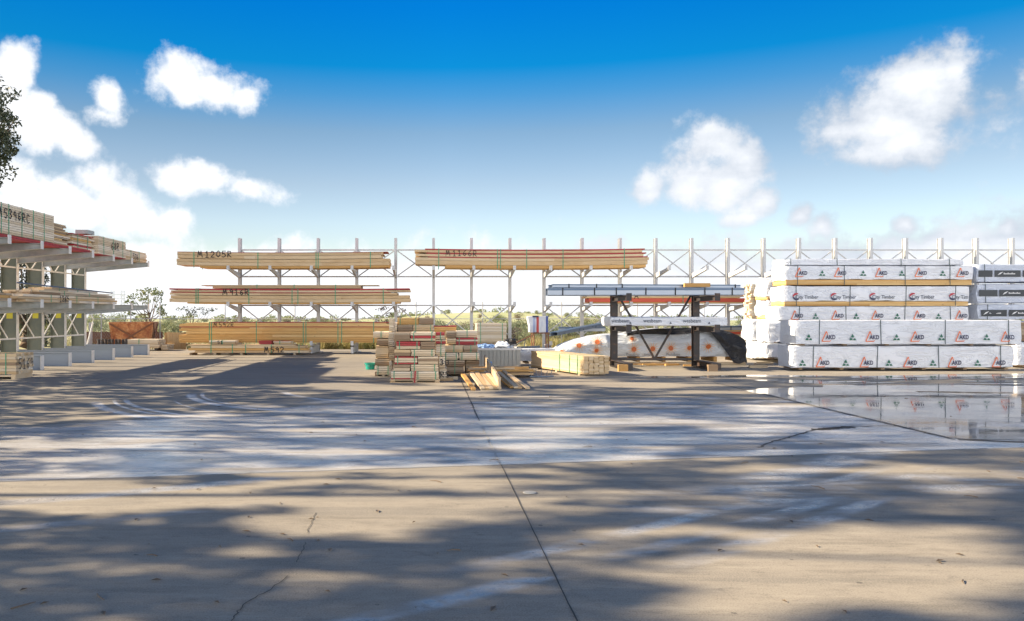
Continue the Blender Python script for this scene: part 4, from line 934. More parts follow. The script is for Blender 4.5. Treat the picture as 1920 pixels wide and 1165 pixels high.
# pack behind bin, in tiers
stack_box('tall cream pack with green straps standing behind the steel bin', 894, 950, 606, 643, 23.0, 1.1, [(.3,3),(.36,3),(.34,3)], 2, ncol=8)
b = MB()
for q in range(3): b.box(X(896,23)+q*.4, X(896,23)+q*.4+.1, 23.0, 24.1, 0, .10)
for q in range(8): b.box(X(894,23), X(952,23), 23.02, 24.08, .105+q*.073, .105+q*.073+.07)
tag(b.build('timber_pack', M['pine']), 'pine pack on bearers under the tall cream pack behind the steel bin', 'timber pack')

# steel bin
Yq = 21.6
T = thing('steel_bin', 'grey corrugated steel waste bin with blue sheet and scraps on top', 'bin', (X(936,Yq), Yq, 0))
xa, xb = X(896,Yq), X(976,Yq); zt = Z(653,Yq); b = MB()
n = 22
for i in range(n):
    a = xa+(xb-xa)*i/n; c = xa+(xb-xa)*(i+1)/n; d = .02 if i % 2 else 0
    b.box(a, c, Yq+d, Yq+.03+d, .1, zt-.06)
b.box(xa, xa+.03, Yq+.051, Yq+1.2, .1, zt-.06); b.box(xb-.03, xb, Yq+.051, Yq+1.2, .1, zt-.06); b.box(xa, xb, Yq+1.2, Yq+1.23, .1, zt-.06); b.box(xa+.03, xb-.03, Yq+.051, Yq+1.2, .1, .12)
b.build('body', M['bin'], T)
b = MB(); b.box(xa-.03, xb+.03, Yq-.03, Yq+.04, zt-.058, zt); b.box(xa-.03, xb+.03, Yq+1.19, Yq+1.26, zt-.058, zt); b.box(xa-.03, xa+.04, Yq+.041, Yq+1.189, zt-.058, zt); b.box(xb-.04, xb+.03, Yq+.041, Yq+1.189, zt-.058, zt)
b.build('rim', M['galv'], T)
b = MB(); b.box(xa+.1, xa+.25, Yq+.1, Yq+1.1, 0, .098); b.box(xb-.25, xb-.1, Yq+.1, Yq+1.1, 0, .098); b.build('skid', M['dark_steel'], T)
def crumple(name, label, px, py, Y, rx, ry, rz_, m, cat):
    b = MB(); n1, n2 = 18, 10; cx_, cz = X(px,Y), Z(py,Y)
    for i in range(n2+1):
        th = math.pi*i/n2
        for j in range(n1):
            ph = 2*math.pi*j/n1; d = Vector((math.sin(th)*math.cos(ph), math.sin(th)*math.sin(ph), math.cos(th)))
            k = 1+.5*noise.noise(d*2.3+Vector((px,0,0)))+.25*noise.noise(d*6+Vector((px,5,0)))
            b.v.append((cx_+d.x*rx*k, Y+.45+d.y*ry*k, cz+max(d.z,-.3)*rz_*k))
    for i in range(n2):
        for j in range(n1): k = (j+1) % n1; b.f.append((i*n1+j, (i+1)*n1+j, (i+1)*n1+k, i*n1+k)); b.m.append(0)
    return tag(b.build(name, M[m], smooth=False), label, cat)
crumple('plastic_sheet', 'crumpled pale blue plastic sheet lying on the left of the steel bin', 911, 652, Yq, .27, .3, .09, 'blue_cloth', 'sheet')
crumple('plastic_sheet', 'crumpled whitish plastic sheet lying on the right of the steel bin', 948, 650, Yq, .25, .3, .13, 'wrap_blue', 'sheet')
crumple('rubbish_bag', 'black rubbish bag on the right end of the steel bin', 960, 644, Yq, .17, .2, .13, 'black_tarp', 'bag')
b = MB(); p0 = Vector((X(966,22.2),22.2,Z(644,22.2)))
b.tube([p0, (X(1000,22.6),22.6,Z(628,22.6))], .018, 6); tag(b.build('pole', M['rust_dark']), 'thin brown pole leaning out of the steel bin towards the bag table', 'pole')
b = MB(); b.tube([(X(966,21.9),21.9,Z(650,21.9)), (X(975,21.9),21.9,Z(642,21.9)), (X(985,21.9),21.9,Z(636,21.9)),(X(983,21.9),21.9,Z(652,21.9))], .012, 5)
b.tube([(X(970,22),22,Z(652,22)),(X(1012,22),22,Z(650,22))], .03, 6)
tag(b.build('bent_pipe', M['dark_steel']), 'bent dark pipe scrap sticking out beside the steel bin', 'pipe')

# low white wall-ish pack behind bin / right
wrapped_pack('low white wrapped pack between the steel bin and the light lumber pack', X(976,22.6), X(1040,22.6), .1, Z(654,22.6), 22.6, .8, (), (), base=.06)

# lumber pack, turned
ang = math.atan2(3.1, -.97)
T = bundle('light lumber pack with green straps and five stepped columns at its end', 0, 3.1, 0, [(.0455,3,0,0,0)]*1, 0, .1, 1) if False else None
nearc = Vector((X(1094,19.3), 19.3, 0)); ld = Vector((-.97, 2.95, 0)).normalized(); wdv = Vector((ld.y, -ld.x, 0))
rzp = math.atan2(-ld.y, -ld.x)      # local +x runs from far end to near end; local +y points right
origin = nearc+ld*3.05
T = thing('lumber_pack', 'light lumber pack with green straps and five stepped columns of board ends', 'timber pack', (origin.x, origin.y, 0), rzp)
b = MB()
for c in range(5):
    for r_ in range(10):
        e = 3.05+random.uniform(-.025,.025); ya = c*.148; b.box(random.uniform(0,.03), e, ya+.002+random.uniform(0,.012), ya+.138, .045+r_*.0455, .045+r_*.0455+.043, 0)
b.build('boards', M['lumber'], T, local=True)
for sx in (1.75, 2.3, 2.72):
    b = MB(); b.box(sx, sx+.03, -.008, -.005, .04, .505); b.box(sx, sx+.03, -.008, .75, .505, .508); b.build('strap', M['strap'], T, local=True)
b = MB()
for sx in (.3, 1.5, 2.75): b.box(sx, sx+.09, .01, .73, 0, .043)
b.build('bearer', M['aged'], T, local=True)

# rods and chairs in front of it
for k, px in enumerate((998,1007,1015,1024,1032)):
    x, y = gp(px, 707-k*.2); b = MB(); h = (.28,.17,.2,.14,.22)[k]
    b.tube([(x,y,.0),(x+.03*(k-2),y,h)], .008, 5); b.box(x-.07, x+.07, y-.07, y+.07, 0, .03)
    tag(b.build('starter_rod', M['dark_steel']), 'small dark steel rod standing on a flat foot before the light lumber pack', 'steel rod', 'small steel rods before the lumber pack')
T = thing('wire_chairs', 'tangle of grey wire reinforcement chairs beside the light lumber pack', 'wire chairs', (*gp(982,707), 0))
for k in range(6):
    x, y = gp(972+k*4, 706-(k % 2)*3); b = MB(); h = random.uniform(.12,.3)
    b.tube([(x-.05,y,0),(x-.03,y,h*.6),(x,y,h),(x+.04,y+.05,h*.6),(x+.06,y,0)], .007, 5); b.tube([(x-.05,y,h*.4),(x+.06,y+.1,h*.5),(x+.02,y+.2,0)], .006, 5); b.build('wire', M['galv'], T)

# loose boards
def board(p0, p1, wd, h, m='pine', roll=0):
    b = MB(); b.beam(p0, p1, wd, h); return b
k = 0
GB = 'loose boards fanned out on the ground'
tips = [(888,733,868,713),(905,732,884,700),(914,732,893,697),(921,732,899,696),(928,731,905,697),(936,731,911,699),(960,729,925,702),(968,730,935,701),(975,730,945,700),(990,731,951,703)]
for i, (ax, ay, bx2, by2) in enumerate(tips):
    p = Vector((*gp(ax, ay), .03+.006*(i % 2))); qY = p.y+1.75+.1*(i % 3); q = Vector((X(bx2, qY), qY, .03+Z(by2, qY)*.0+.16+.02*(i % 3)))
    b = board(p, q, .088, .042)
    lab = 'single loose board lying apart at the left edge of the fan' if i == 0 else 'loose pine board in the fan of boards before the board heap'
    tag(b.build('loose_board', M['cream'] if i % 2 else M['honey' if i % 3 == 0 else 'pine']), lab, 'board', GB)
b = MB(); p = Vector((*gp(937,731), 0)); b.beam(p+Vector((0,0,.13)), Vector((X(909,19.6),19.6,.40)), .045, .24); tag(b.build('wide_board', M['cream']), 'wide cream board standing on edge across the fan of loose boards', 'board')
GH = 'boards heaped beside the steel bin'
for i in range(26):
    lay = i//7; px = random.uniform(868,886); Yh = 18.75+.13*(i % 7)+.05*random.random(); L = random.uniform(1.15,1.6)
    x0_ = X(px, Yh)+.04*lay; z_ = .07+.052*lay; a = random.uniform(-.10,.06)
    b = MB(); b.beam((x0_,Yh,z_),(x0_+L*math.cos(a),Yh+L*math.sin(a),z_+random.uniform(-.0,.03)), .1, .045)
    tag(b.build('loose_board', M[('pine','cream','honey','aged')[i % 4]]), 'pine board in the rough heap of boards in front of the steel bin', 'board', GH)
for i in range(3):
    b = MB(); Yh = 18.6+.4*i; b.beam((X(872,Yh),Yh,.025),(X(965,Yh),Yh+.1,.025), .09, .045); tag(b.build('loose_board', M['aged']), 'weathered board on the ground under the heap in front of the steel bin', 'board', 'weathered boards under the heap')
crumple('plastic_scrap', 'small blue plastic scrap lying on the board heap', 919, 684, 18.6, .08, .1, .06, 'blue_cloth', 'scrap')

# teal tub
x, y = gp(694, 693); b = MB(); prof = [(.10,.012),(.115,.19),(.135,.19),(.135,.205),(.108,.205),(.092,.03)]; n = 18
T = thing('plastic_tub', 'round teal plastic tub on the ground left of the narrow timber stack', 'tub', (x, y, 0))
prof = [(0.0,.004),(.12,.004),(.145,.17),(.165,.17),(.165,.185),(.135,.185),(.112,.02),(0,.02)]
for r_, z_ in prof:
    for j in range(n): b.v.append((x+r_*math.cos(2*math.pi*j/n), y+r_*math.sin(2*math.pi*j/n), z_))
for i in range(len(prof)-1):
    for j in range(n): q = (j+1) % n; b.f.append((i*n+j, i*n+q, (i+1)*n+q, (i+1)*n+j)); b.m.append(0)
b.build('tub_body', M['teal'], T, smooth=True)
b = MB(); b.tube([(x-.16,y,.17),(x-.15,y-.05,.12),(x,y-.16,.10),(x+.15,y-.05,.12),(x+.16,y,.17)], .006, 5); b.build('handle', M['dstrap'], T)

# bag on table
Yt = 24.2
T = thing('steel_trestle', 'thin brown steel trestle holding a striped bag behind the lumber pack', 'trestle', (X(1014,Yt), Yt, 0))
zt = Z(626, Yt)
for px in (1001, 1028):
    for yy in (0, .5): b = MB(); b.tube([(X(px,Yt), Yt+yy, 0), (X(px,Yt), Yt+yy, zt)], .022, 7); b.build('leg', M['rust_dark'], T)
b = MB(); b.box(X(999,Yt), X(1030,Yt), Yt-.03, Yt+.53, zt, zt+.04); b.build('top_frame', M['rust_dark'], T)
T = thing('striped_bag', 'square white bag with blue and red stripes on the brown steel trestle', 'bag', (X(1011,Yt), Yt, zt+.04))
def bagm():
    m = mat('striped bag', (.7,.7,.72), .45); t = NT(m); s = t.node('ShaderNodeSeparateXYZ'); t.l.new(t.objc(), s.inputs[0]); x_ = s.outputs[0]
    def bandm(a, c): return t.math('MULTIPLY', t.rng(x_, a-.005, a+.005), t.rng(x_, c-.005, c+.005, 1, 0))
    c = t.mix(bandm(-.09,-.01), (.72,.74,.78), (.55,.06,.05)); c = t.mix(bandm(-.20,-.12), c, (.35,.42,.62)); c = t.mix(bandm(.21,.28), c, (.05,.09,.33))
    n_ = t.noise(t.mp(t.objc(), (30,1,2)), 1, 2); c = t.mix(t.rng(n_, .55, .7, 0, .5), c, (.30,.38,.55)); t.col(c); t.bump(t.noise(t.objc(), 6, 4), .5, .03); return m
M['bag'] = bagm()
b = MB(); n1, n2 = 10, 10
w_, d_, h_ = .56, .45, Z(594,Yt)-zt-.04
idx = {}
def BV(i, j, k):
    if (i,j,k) in idx: return idx[(i,j,k)]
    x_ = -w_/2+w_*i/8; y_ = d_*j/8; z_ = h_*k/8; q = Vector((x_, y_, z_)); q += noise.noise_vector(q*5)*.03; q.x -= .07*(1-i/8)*(k/8)
    idx[(i,j,k)] = len(b.v); b.v.append(tuple(q)); return idx[(i,j,k)]
for a in range(8):
    for c in range(8):
        for F4 in (((a,0,c),(a+1,0,c),(a+1,0,c+1),(a,0,c+1)),((a+1,8,c),(a,8,c),(a,8,c+1),(a+1,8,c+1)),((0,a+1,c),(0,a,c),(0,a,c+1),(0,a+1,c+1)),((8,a,c),(8,a+1,c),(8,a+1,c+1),(8,a,c+1)),((a,c,8),(a+1,c,8),(a+1,c+1,8),(a,c+1,8)),((a+1,c,0),(a,c,0),(a,c+1,0),(a+1,c+1,0))):
            b.f.append(tuple(BV(*q) for q in F4)); b.m.append(0)
b.build('bag_body', M['bag'], T, local=True, smooth=True)
b = MB(); b.box(-.21, -.02, -.02, .03, h_-.02, h_+.03); b.build('folded_flap', M['p_navy'], T, local=True)

# ---------------------------------------------------------------- left cantilever rack
XP, XT = -13.3, -10.9
T = thing('cantilever_rack', 'heavy cantilever rack along the left side with olive columns and low blue grey base beams', 'storage rack', (XP, 24.3, 0))
ysL = [16.2+1.63*k for k in range(9)]      # 24.35 is k=5 ; last 29.24
ysL = [18.15, 19.75, 21.4, 23.05, 24.6, 26.2, 27.8, 29.4]
for k, y in enumerate(ysL):
    b = MB(); b.box(XP-.012, XP, y-.075, y+.075, 0, 3.55); b.build('front_flange', M['white_steel'], T)
    b = MB(); b.box(XP-.5, XP-.014, y-.006, y+.006, 0, 4.4); b.box(XP-.512, XP-.5, y-.075, y+.075, 0, 4.4); b.build('column', M['screen'], T)
    b = MB(); b.box(XP-.36, XP-.16, y-.012, y-.008, 1.42, 1.68); b.build('load_plate', M['yellow'], T)
    for z, nm in ((3.53, 'arm'), (1.90, 'arm')):
        b = MB(); s_ = .10
        b.hexa([(XP+.002,y-.005,z-.34),(XT,y-.005,z-.14),(XT,y+.005,z-.14),(XP+.002,y+.005,z-.34),(XP+.002,y-.005,z-.012),(XT,y-.005,z-.012),(XT,y+.005,z-.012),(XP+.002,y+.005,z-.012)])
        b.box(XP+.002, XT, y-.08, y+.08, z-.012, z); b.hexa([(XP+.002,y-.08,z-.352),(XT,y-.08,z-.152),(XT,y+.08,z-.152),(XP+.002,y+.08,z-.352),(XP+.002,y-.08,z-.341),(XT,y-.08,z-.141),(XT,y+.08,z-.141),(XP+.002,y+.08,z-.341)])
        b.box(XT+.001, XT+.012, y-.08, y+.08, z-.16, z+.07, 1)
        b.build('arm', [M['grey_steel'], M['white_steel']], T)
    b = MB(); b.box(XP+.002, XT, y-.006, y+.006, .014, .39); b.box(XP+.002, XT, y-.09, y+.09, .391, .405); b.box(XP+.002, XT, y-.09, y+.09, 0.001, .013); b.box(XT+.001, XT+.014, y-.09, y+.09, .0, .405, 1)
    b.build('base_beam', [M['base_steel'], M['white_steel']], T)
for y0_, y1_ in zip(ysL[:-1], ysL[1:]):
    for z in (3.05, .78, 1.5):
        if z == 1.5: continue
        b = MB(); b.box(XP-.05, XP-.02, y0_+.077, y1_-.077, z-.025, z+.025); b.build('rail', M['white_steel'], T)
    b = MB(); b.beam((XP-.03,y0_+.08,.82),(XP-.03,y1_-.5,1.72),.04,.02,up=(1,0,0)); b.build('brace', M['white_steel'], T)
    b = MB(); b.beam((XP-.055,y0_+.08,1.72),(XP-.055,y1_-.5,.82),.04,.02,up=(1,0,0)); b.build('brace', M['white_steel'], T)
    b = MB(); b.beam((XP-.03,y0_+.3,3.40),(XP-.03,y0_+.7,3.07),.04,.02,up=(1,0,0)); b.build('brace', M['white_steel'], T)
    b = MB(); b.beam((XP-.03,y1_-.3,3.40),(XP-.03,y1_-.7,3.07),.04,.02,up=(1,0,0)); b.build('brace', M['white_steel'], T)
# packs on it: long side along Y.  local x -> world +Y, local y -> world -X
def lpack(label, ya, yb, xf, depth, z0, rows, ncol=5, straps=(), text=None, endj=.03, mats=('pine','red','honey','cream','aged'), group='timber packs on the left rack'):
    # rotate by +90deg: local (x,y) -> world (-y, x)
    T = bundle(label, 0, yb-ya, 0, rows, 0, depth, ncol, straps, text, loc=(xf, ya, z0), rz=R(90), group=group, endj=endj, name='timber_pack', cat='timber pack', mats=mats)
    return T
lpack('big square cream pack with black marking on the top arms of the left rack', 17.2, 22.7, -11.2, 1.15, 3.66, [(.062,3,0,0,0)]*13, 6, (2.7,3.05,3.7,4.3,4.9), (2.55, .42, .24, 'M5396RC', .028), endj=.004, mats=('pine','red','honey','cream','aged'))
lpack('flat red edged boards under the big square cream pack', 17.2, 25.3, -11.15, 1.2, 3.535, [(.05,1,0,.0,1),(.06,1,0,.3,1)], 4, endj=.1)
lpack('ragged aged pack with uneven board ends behind the big cream pack', 22.8, 24.0, -11.35, 1.1, 3.66, [(.05,0,.0,.0,0),(.05,3,.0,.3,0),(.05,0,0,.1,0),(.05,2,0,.4,0),(.05,4,0,.2,0),(.05,3,0,.0,0),(.05,2,0,.4,0),(.05,4,0,.3,0),(.05,0,0,.0,0),(.05,4,0,.2,0),(.05,0,0,.45,0),(.05,4,0,.1,0),(.04,0,0,.3,0)], 5, endj=.16)
lpack('mixed pack with red tops and yellow ends on the left rack top arms', 24.1, 25.6, -11.3, 1.1, 3.66, [(.06,3,0,0,1),(.06,1,0,.2,1),(.07,3,0,.0,1),(.06,0,0,.1,1),(.06,2,0,.2,1),(.06,3,0,0,1),(.05,4,0,.3,1),(.03,1,0,0,0)], 5, (.3,1.0), endj=.08)
lpack('cream pack marked 6 and R on the left rack top arms', 25.7, 28.0, -11.2, 1.1, 3.56, [(.03,1,0,0,0)]+[(.06,3,0,0,0)]*10, 5, (.4,1.2,2.0), (1.0, .25, .26, '68R', .03), endj=.02)
lpack('small aged pack at the far end of the left rack top arms', 28.2, 30.3, -11.3, 1.0, 3.54, [(.06,0,0,0,0)]*3+[(.06,3,0,0,0)]*4, 5, (.5,1.3), (.7,.1,.2,'536',.025), endj=.06)
b = MB(); b.box(-11.6, -11.2, 24.9, 25.4, 4.17, 4.3); tag(b.build('packing_box', M['grey_steel']), 'small grey box on top of the mixed pack on the left rack', 'box')
lpack('long cream pack marked 1265 on the lower arms of the left rack', 20.2, 26.9, -11.05, 1.1, 1.905, [(.07,3,.6,.0,1),(.07,0,.3,.1,1),(.07,3,.5,.2,1)], 5, (2.0,3.6,5.1), (2.5,.03,.17,'1265',.022), endj=.08)
lpack('layer of short brown and cream pieces on the long pack of the left rack', 21.6, 26.5, -11.1, 1.0, 2.12, [(.07,4,0,.0,5),(.06,3,0,.1,2)], 5, (1.5,3.2), endj=.1)
lpack('narrow cream boards topmost on the lower arms of the left rack', 22.4, 25.8, -11.3, .7, 2.256, [(.06,3,0,0,1),(.05,0,.4,.4,1)], 4, (.8,2.0), endj=.15)
lpack('brown timber pieces at the near end of the lower arms of the left rack', 18.4, 20.9, -11.3, 1.0, 1.905, [(.08,4,0,0,2),(.08,2,.1,.1,2),(.06,4,.1,.2,2)], 5, endj=.15)
b = MB(); b.tube([(-11.1,20.5,2.40),(-11.1,26.6,2.29)], .022, 6); tag(b.build('long_pipe', M['dark_steel']), 'long thin dark pipe lying on boards of the left rack', 'pipe')
# ground pack bottom left
stk = [(.085,0,0,0,0)]*5
T = thing('timber_pack', 'pale strapped timber pack with black marking on the ground at the left edge', 'timber pack', (-10.6, 18.3, 0), 0)
b = MB(); xr = X(30,18.35); zt = Z(664.5,18.6)
for r_ in range(7):
    for c in range(7):
        ya = 18.35+c*.115; b.box(xr-2.4, xr+random.uniform(-.02,.015)-.0, ya, ya+.108, .12+r_*.071, .12+r_*.071+.067, 4 if r_ in (3,) and c < 3 else 3 if r_ % 2 else 0)
b.build('boards', [M[q] for q in ('pine','red','honey','cream','aged')], T)
for sx in (.25, .62, .95, 1.5):
    b = MB(); b.box(xr-sx, xr-sx+.02, 18.34, 18.343, .11, .62); b.box(xr-sx, xr-sx+.02, 18.34, 19.16, .621, .624); b.build('strap', M['strap'], T)
b = MB(); script_text(b, '5169', (xr+.02, 18.42, .25), (0,1,0), (0,0,1), (1,0,0), .24, .02, .75); b.build('marker_writing', M['black_ink'], T)
b = MB()
for xx in (xr-2.3, xr-1.2, xr-.12): b.box(xx, xx+.1, 18.36, 19.14, 0, .115)
for q in range(4): b.box(xr-2.4, xr, 18.37+.22*q, 18.45+.22*q, .116, .119)
b.build('pallet', M['pine'], T)

# ---------------------------------------------------------------- far left corner
# rusty crate
def crate():
    T = thing('rusty_crate', 'open rusty steel crate with cross braces behind the low timber pack', 'crate', (-14.3, 34.0, 0), R(14))
    W, D, H = 1.75, 2.3, 1.15; b = MB(); sl = .14; t_ = .03
    def pt(u, v, z): k = z/H; return (sl*(1-k)*(1 if u == 0 else -1)+(0 if u == 0 else W), sl*(1-k)*(1 if v == 0 else -1)+(0 if v == 0 else D), z)
    z0_ = .12
    for a, c in (((0,0),(1,0)),((1,0),(1,1)),((1,1),(0,1)),((0,1),(0,0))):
        p = [Vector(pt(*a,z0_)), Vector(pt(*c,z0_)), Vector(pt(*c,H)), Vector(pt(*a,H))]; nrm = (p[1]-p[0]).cross(p[3]-p[0]).normalized()*t_
        b.hexa([p[0]-nrm, p[1]-nrm, p[1], p[0], p[3]-nrm, p[2]-nrm, p[2], p[3]])
    b.poly([pt(0,0,z0_),pt(1,0,z0_),pt(1,1,z0_),pt(0,1,z0_)])
    b.build('panels', M['rust'], T, local=True)
    for a, c in (((0,0),(1,0)),((1,0),(1,1)),((1,1),(0,1)),((0,1),(0,0))):
        b = MB(); b.beam(Vector(pt(*a,H))+Vector((0,0,.02)), Vector(pt(*c,H))+Vector((0,0,.02)), .10, .08); b.build('rim', M['rust'], T, local=True)
        pa, pb, pc, pd = (Vector(pt(*a,z0_)), Vector(pt(*c,z0_)), Vector(pt(*c,H)), Vector(pt(*a,H))); nrm = (pb-pa).cross(pd-pa).normalized()*.045
        if nrm.dot(Vector(((a[0]+c[0])/2-.5, (a[1]+c[1])/2-.5, 0))) < 0: nrm = -nrm
        b = MB(); b.beam(pa+nrm, pc+nrm, .07, .03, up=tuple(nrm)); b.build('brace', M['rust_dark'], T, local=True)
        b = MB(); b.beam(pb+nrm*1.5, pd+nrm*1.5, .07, .03, up=tuple(nrm)); b.build('brace', M['rust_dark'], T, local=True)
        b = MB(); b.beam(pa+nrm*.8, pd+nrm*.8, .08, .05, up=tuple(nrm)); b.build('corner_post', M['rust'], T, local=True)
    b = MB(); b.box(.2,.35,.1,D-.1,0,.118); b.box(W-.35,W-.2,.1,D-.1,0,.118); b.build('skid', M['rust_dark'], T, local=True)
crate()
Yk = 32.6
bundle('cream timber pack with dark straps on bearers in front of the rusty crate', X(238,Yk), X(297,Yk), .12, [(.075,3,0,.0,0)]*5, Yk, .9, 5, [X(260,Yk)], name='timber_pack', cat='timber pack', endj=.03)
bundle('short cream boards on the ground right of the rusty crate', X(299,Yk), X(311,Yk), .02, [(.06,3,0,0,0)]*4, Yk+.2, .9, 5, name='timber_pack', cat='timber pack')
b = MB(); b.box(X(240,Yk), X(242,Yk)+.08, Yk, Yk+.9, 0, .115); b.box(X(290,Yk), X(292,Yk)+.06, Yk, Yk+.9, 0, .115); tag(b.build('timber_bearers', M['black_steel']), 'dark bearers under the cream pack before the rusty crate', 'bearers')
proto = None
for k in range(9):
    x = X(185+6.4*k, 32.0)
    if proto is None:
        b = MB(); r_ = .062
        b.tube([(0,0,0),(0,0,.52)], r_, 12, 0); proto = b.build('pipe_offcut', M['black_steel']); proto.location = (x, 32.0, 0); o = proto
    else: o = proto.copy(); col.objects.link(o); o.location = (x, 32.0+.06*(k % 2), 0)
    tag(o, 'short dark pipe standing upright in the row left of the cream pack', 'pipe', 'short pipes standing in a row')
b = MB(); b.box(X(180,32.3), X(238,32.3), 32.2, 32.9, .0, .28); tag(b.build('timber_pack', M['cream']), 'low pale timber pack behind the row of upright dark pipes', 'timber pack') if False else None
# low timber fence
def paling(label, pa, pb, Y, h, m):
    T = thing('timber_fence', label, 'fence', (X(pa,Y), Y, 0)); n = int((X(pb,Y)-X(pa,Y))/.12); b = MB()
    for i in range(n): x = X(pa,Y)+i*.12; b.box(x, x+.112, Y+random.uniform(0,.012), Y+.03, .02, h+random.uniform(-.015,.015))
    b.build('palings', m, T); b = MB(); b.box(X(pa,Y), X(pb,Y), Y+.032, Y+.08, .2, .28); b.box(X(pa,Y), X(pb,Y), Y+.032, Y+.08, h-.25, h-.17); b.build('rail', M['aged'], T)
paling('low honey coloured paling fence between the rusty crate and the back rack', 308, 352, 33.6, .78, M['fence_w'])
paling('low reddish brown paling fence behind the rusty crate', 160, 306, 36.9, .72, M['rust_dark'])
b = MB(); b.tube([(X(153,31),31,0.02),(X(153,31),31,1.62),(X(158,31),31.1,1.72),(X(168,31),31.3,1.45),(X(168,31),31.3,1.2),(X(159,31),31.2,.3)], .03, 8)
tag(b.build('steel_hoop', M['white_steel']), 'bent white steel hoop standing at the far end of the left rack', 'steel hoop')
b = MB(); b.beam((X(170,33),33,.0),(X(170,33),33,1.2),.02,.3); tag(b.build('grey_sheet', M['galv']), 'narrow pale grey sheet standing behind the steel hoop', 'sheet')

# ---------------------------------------------------------------- chain link fence, pylons
T = thing('chain_link_fence', 'thin chain link fence with slim posts behind the back rack', 'fence', (-18, 35.4, 0)); YF = 35.4
px = 190
for k, px in enumerate((120,190,245,300,422,553,780,905,1053,1195,1320,1450,1600)):
    b = MB(); x = X(px, YF); b.tube([(x,YF,-.3),(x,YF,Z(566,YF))], .025, 6); b.build('fence_post', M['galv'], T)
b = MB(); za, zb2 = -.1, Z(598,YF); H = zb2-za; x0_, x1_ = X(60,YF), X(1620,YF); n = int((x1_-x0_)/.115)
for i in range(n):
    x = x0_+i*.115
    b.beam((x,YF+.002,za),(x+H*.7,YF+.002,zb2),.0045,.0045); b.beam((x+H*.7,YF-.004,za),(x,YF-.004,zb2),.0045,.0045)
b.build('wire_mesh', M['galv'], T)
b = MB(); b.tube([(x0_,YF,zb2),(x1_,YF,zb2)], .018, 6); b.build('top_rail', M['galv'], T)
M['pylon'] = mat('pylon steel', (.55,.57,.60), .5)
def pylon(label, pxa, pxb, py_top, py_bot, Y, wpx=10):
    T = thing('transmission_tower', label, 'pylon', (X((pxa+pxb)/2,Y), Y, Z(py_bot,Y)), 0, 'pylons beyond the fields')
    b = MB()
    for px in (pxa, pxb):
        xx = X(px,Y); w_ = X(px+3,Y)-xx; zb3, zt3 = Z(py_bot,Y), Z(py_top,Y); n = 8
        for i in range(n):
            za_ = zb3+(zt3-zb3)*i/n; zc = zb3+(zt3-zb3)*(i+1)/n
            b.beam((xx-w_,Y,za_),(xx-w_,Y,zc),.18,.18); b.beam((xx+w_,Y,za_),(xx+w_,Y,zc),.18,.18); b.beam((xx-w_,Y,za_),(xx+w_,Y,zc),.1,.1); b.beam((xx+w_,Y+.2,za_),(xx-w_,Y+.2,zc),.1,.1)
    b.build('lattice_legs', M['pylon'], T)
    b = MB(); z_ = Z(py_top+8,Y); b.beam((X(pxa-5,Y),Y,z_),(X(pxb+5,Y),Y,z_),.35,.35); b.beam((X(pxa-5,Y),Y,z_-1.2),(X(pxb+5,Y),Y,z_-1.2),.2,.2); b.build('cross_arm', M['pylon'], T)
pylon('pale twin legged transmission tower far behind the left rack', 211, 230, 545, 600, 260)

# ---------------------------------------------------------------- vegetation
def leaves(b, c, r, n, ls, lw=None, m=0, flat=1.):
    lw = lw or ls*.45
    for _ in range(n):
        while True:
            d = Vector((random.uniform(-1,1), random.uniform(-1,1), random.uniform(-1,1)))
            if d.length < 1: break
        p = Vector(c)+Vector((d.x*r, d.y*r, d.z*r*flat))
        a = Vector((random.gauss(0,1), random.gauss(0,1), random.gauss(0,1)-.3)).normalized(); s_ = a.cross(Vector((random.gauss(0,1),random.gauss(0,1),random.gauss(0,1)))).normalized()
        l = ls*random.uniform(.7,1.3)
        b.poly([p-a*l*.5, p+s_*lw*.5, p+a*l*.5, p-s_*lw*.5], m)
def tree(name, label, base, trunk_r, clumps, nleaf, ls, lm, group=None, cat='tree', trunk_top=None, limbs=True, flat=.8, bark='bark'):
    T = thing(name, label, cat, base, 0, group); base = Vector(base)
    cen = sum((Vector(c[0]) for c in clumps), Vector())/len(clumps)
    tt = Vector(trunk_top) if trunk_top else Vector((base.x+(cen.x-base.x)*.6, base.y+(cen.y-base.y)*.6, base.z+(cen.z-base.z)*.6))
    b = MB(); n = 6; pts = [base+(tt-base)*i/n+Vector((noise.noise(Vector((i*.7,base.x,0)))*trunk_r*1.2, noise.noise(Vector((i*.7,base.y,3)))*trunk_r*1.2, 0))*(0 if i == 0 else 1) for i in range(n+1)]
    b.tube(pts, [trunk_r*(1.15-.6*i/n) for i in range(n+1)], 8)
    if limbs:
        sel = clumps if len(clumps) < 16 else random.sample(clumps, 16 if len(clumps) < 200 else 7)
        for c, r in [q[:2] for q in sel]:
            c = Vector(c); s_ = pts[random.randint(3, n)]; mid = (s_+c)/2+Vector((0,0,-.08*(c-s_).length)); b.tube([s_, mid, c], [trunk_r*.4, trunk_r*.25, trunk_r*.08], 5)
    b.build('trunk', M[bark], T, smooth=True)
    b = MB()
    for q in clumps: leaves(b, q[0], q[1], nleaf if len(q) < 3 else q[2], ls, flat=flat)
    b.build('crown', M[lm], T)
    return T
def cr_clumps(c, rx, rz_, n, r):
    out = []
    while len(out) < n:
        d = Vector((random.uniform(-1,1), random.uniform(-1,1), random.uniform(-1,1)))
        if .35 < d.length < 1: out.append(((c[0]+d.x*rx, c[1]+d.y*rx*.8, c[2]+d.z*rz_), r*random.uniform(.6,1.3)))
    return out
# the tall tree at the left edge
tree('gum_tree', 'tall dark gum tree reaching into the picture at the left edge', (-25.2,40,0), .32, cr_clumps((-24.4,40,11.1), 3.1, 3.3, 120, .55), 85, .24, 'leaf_dark')
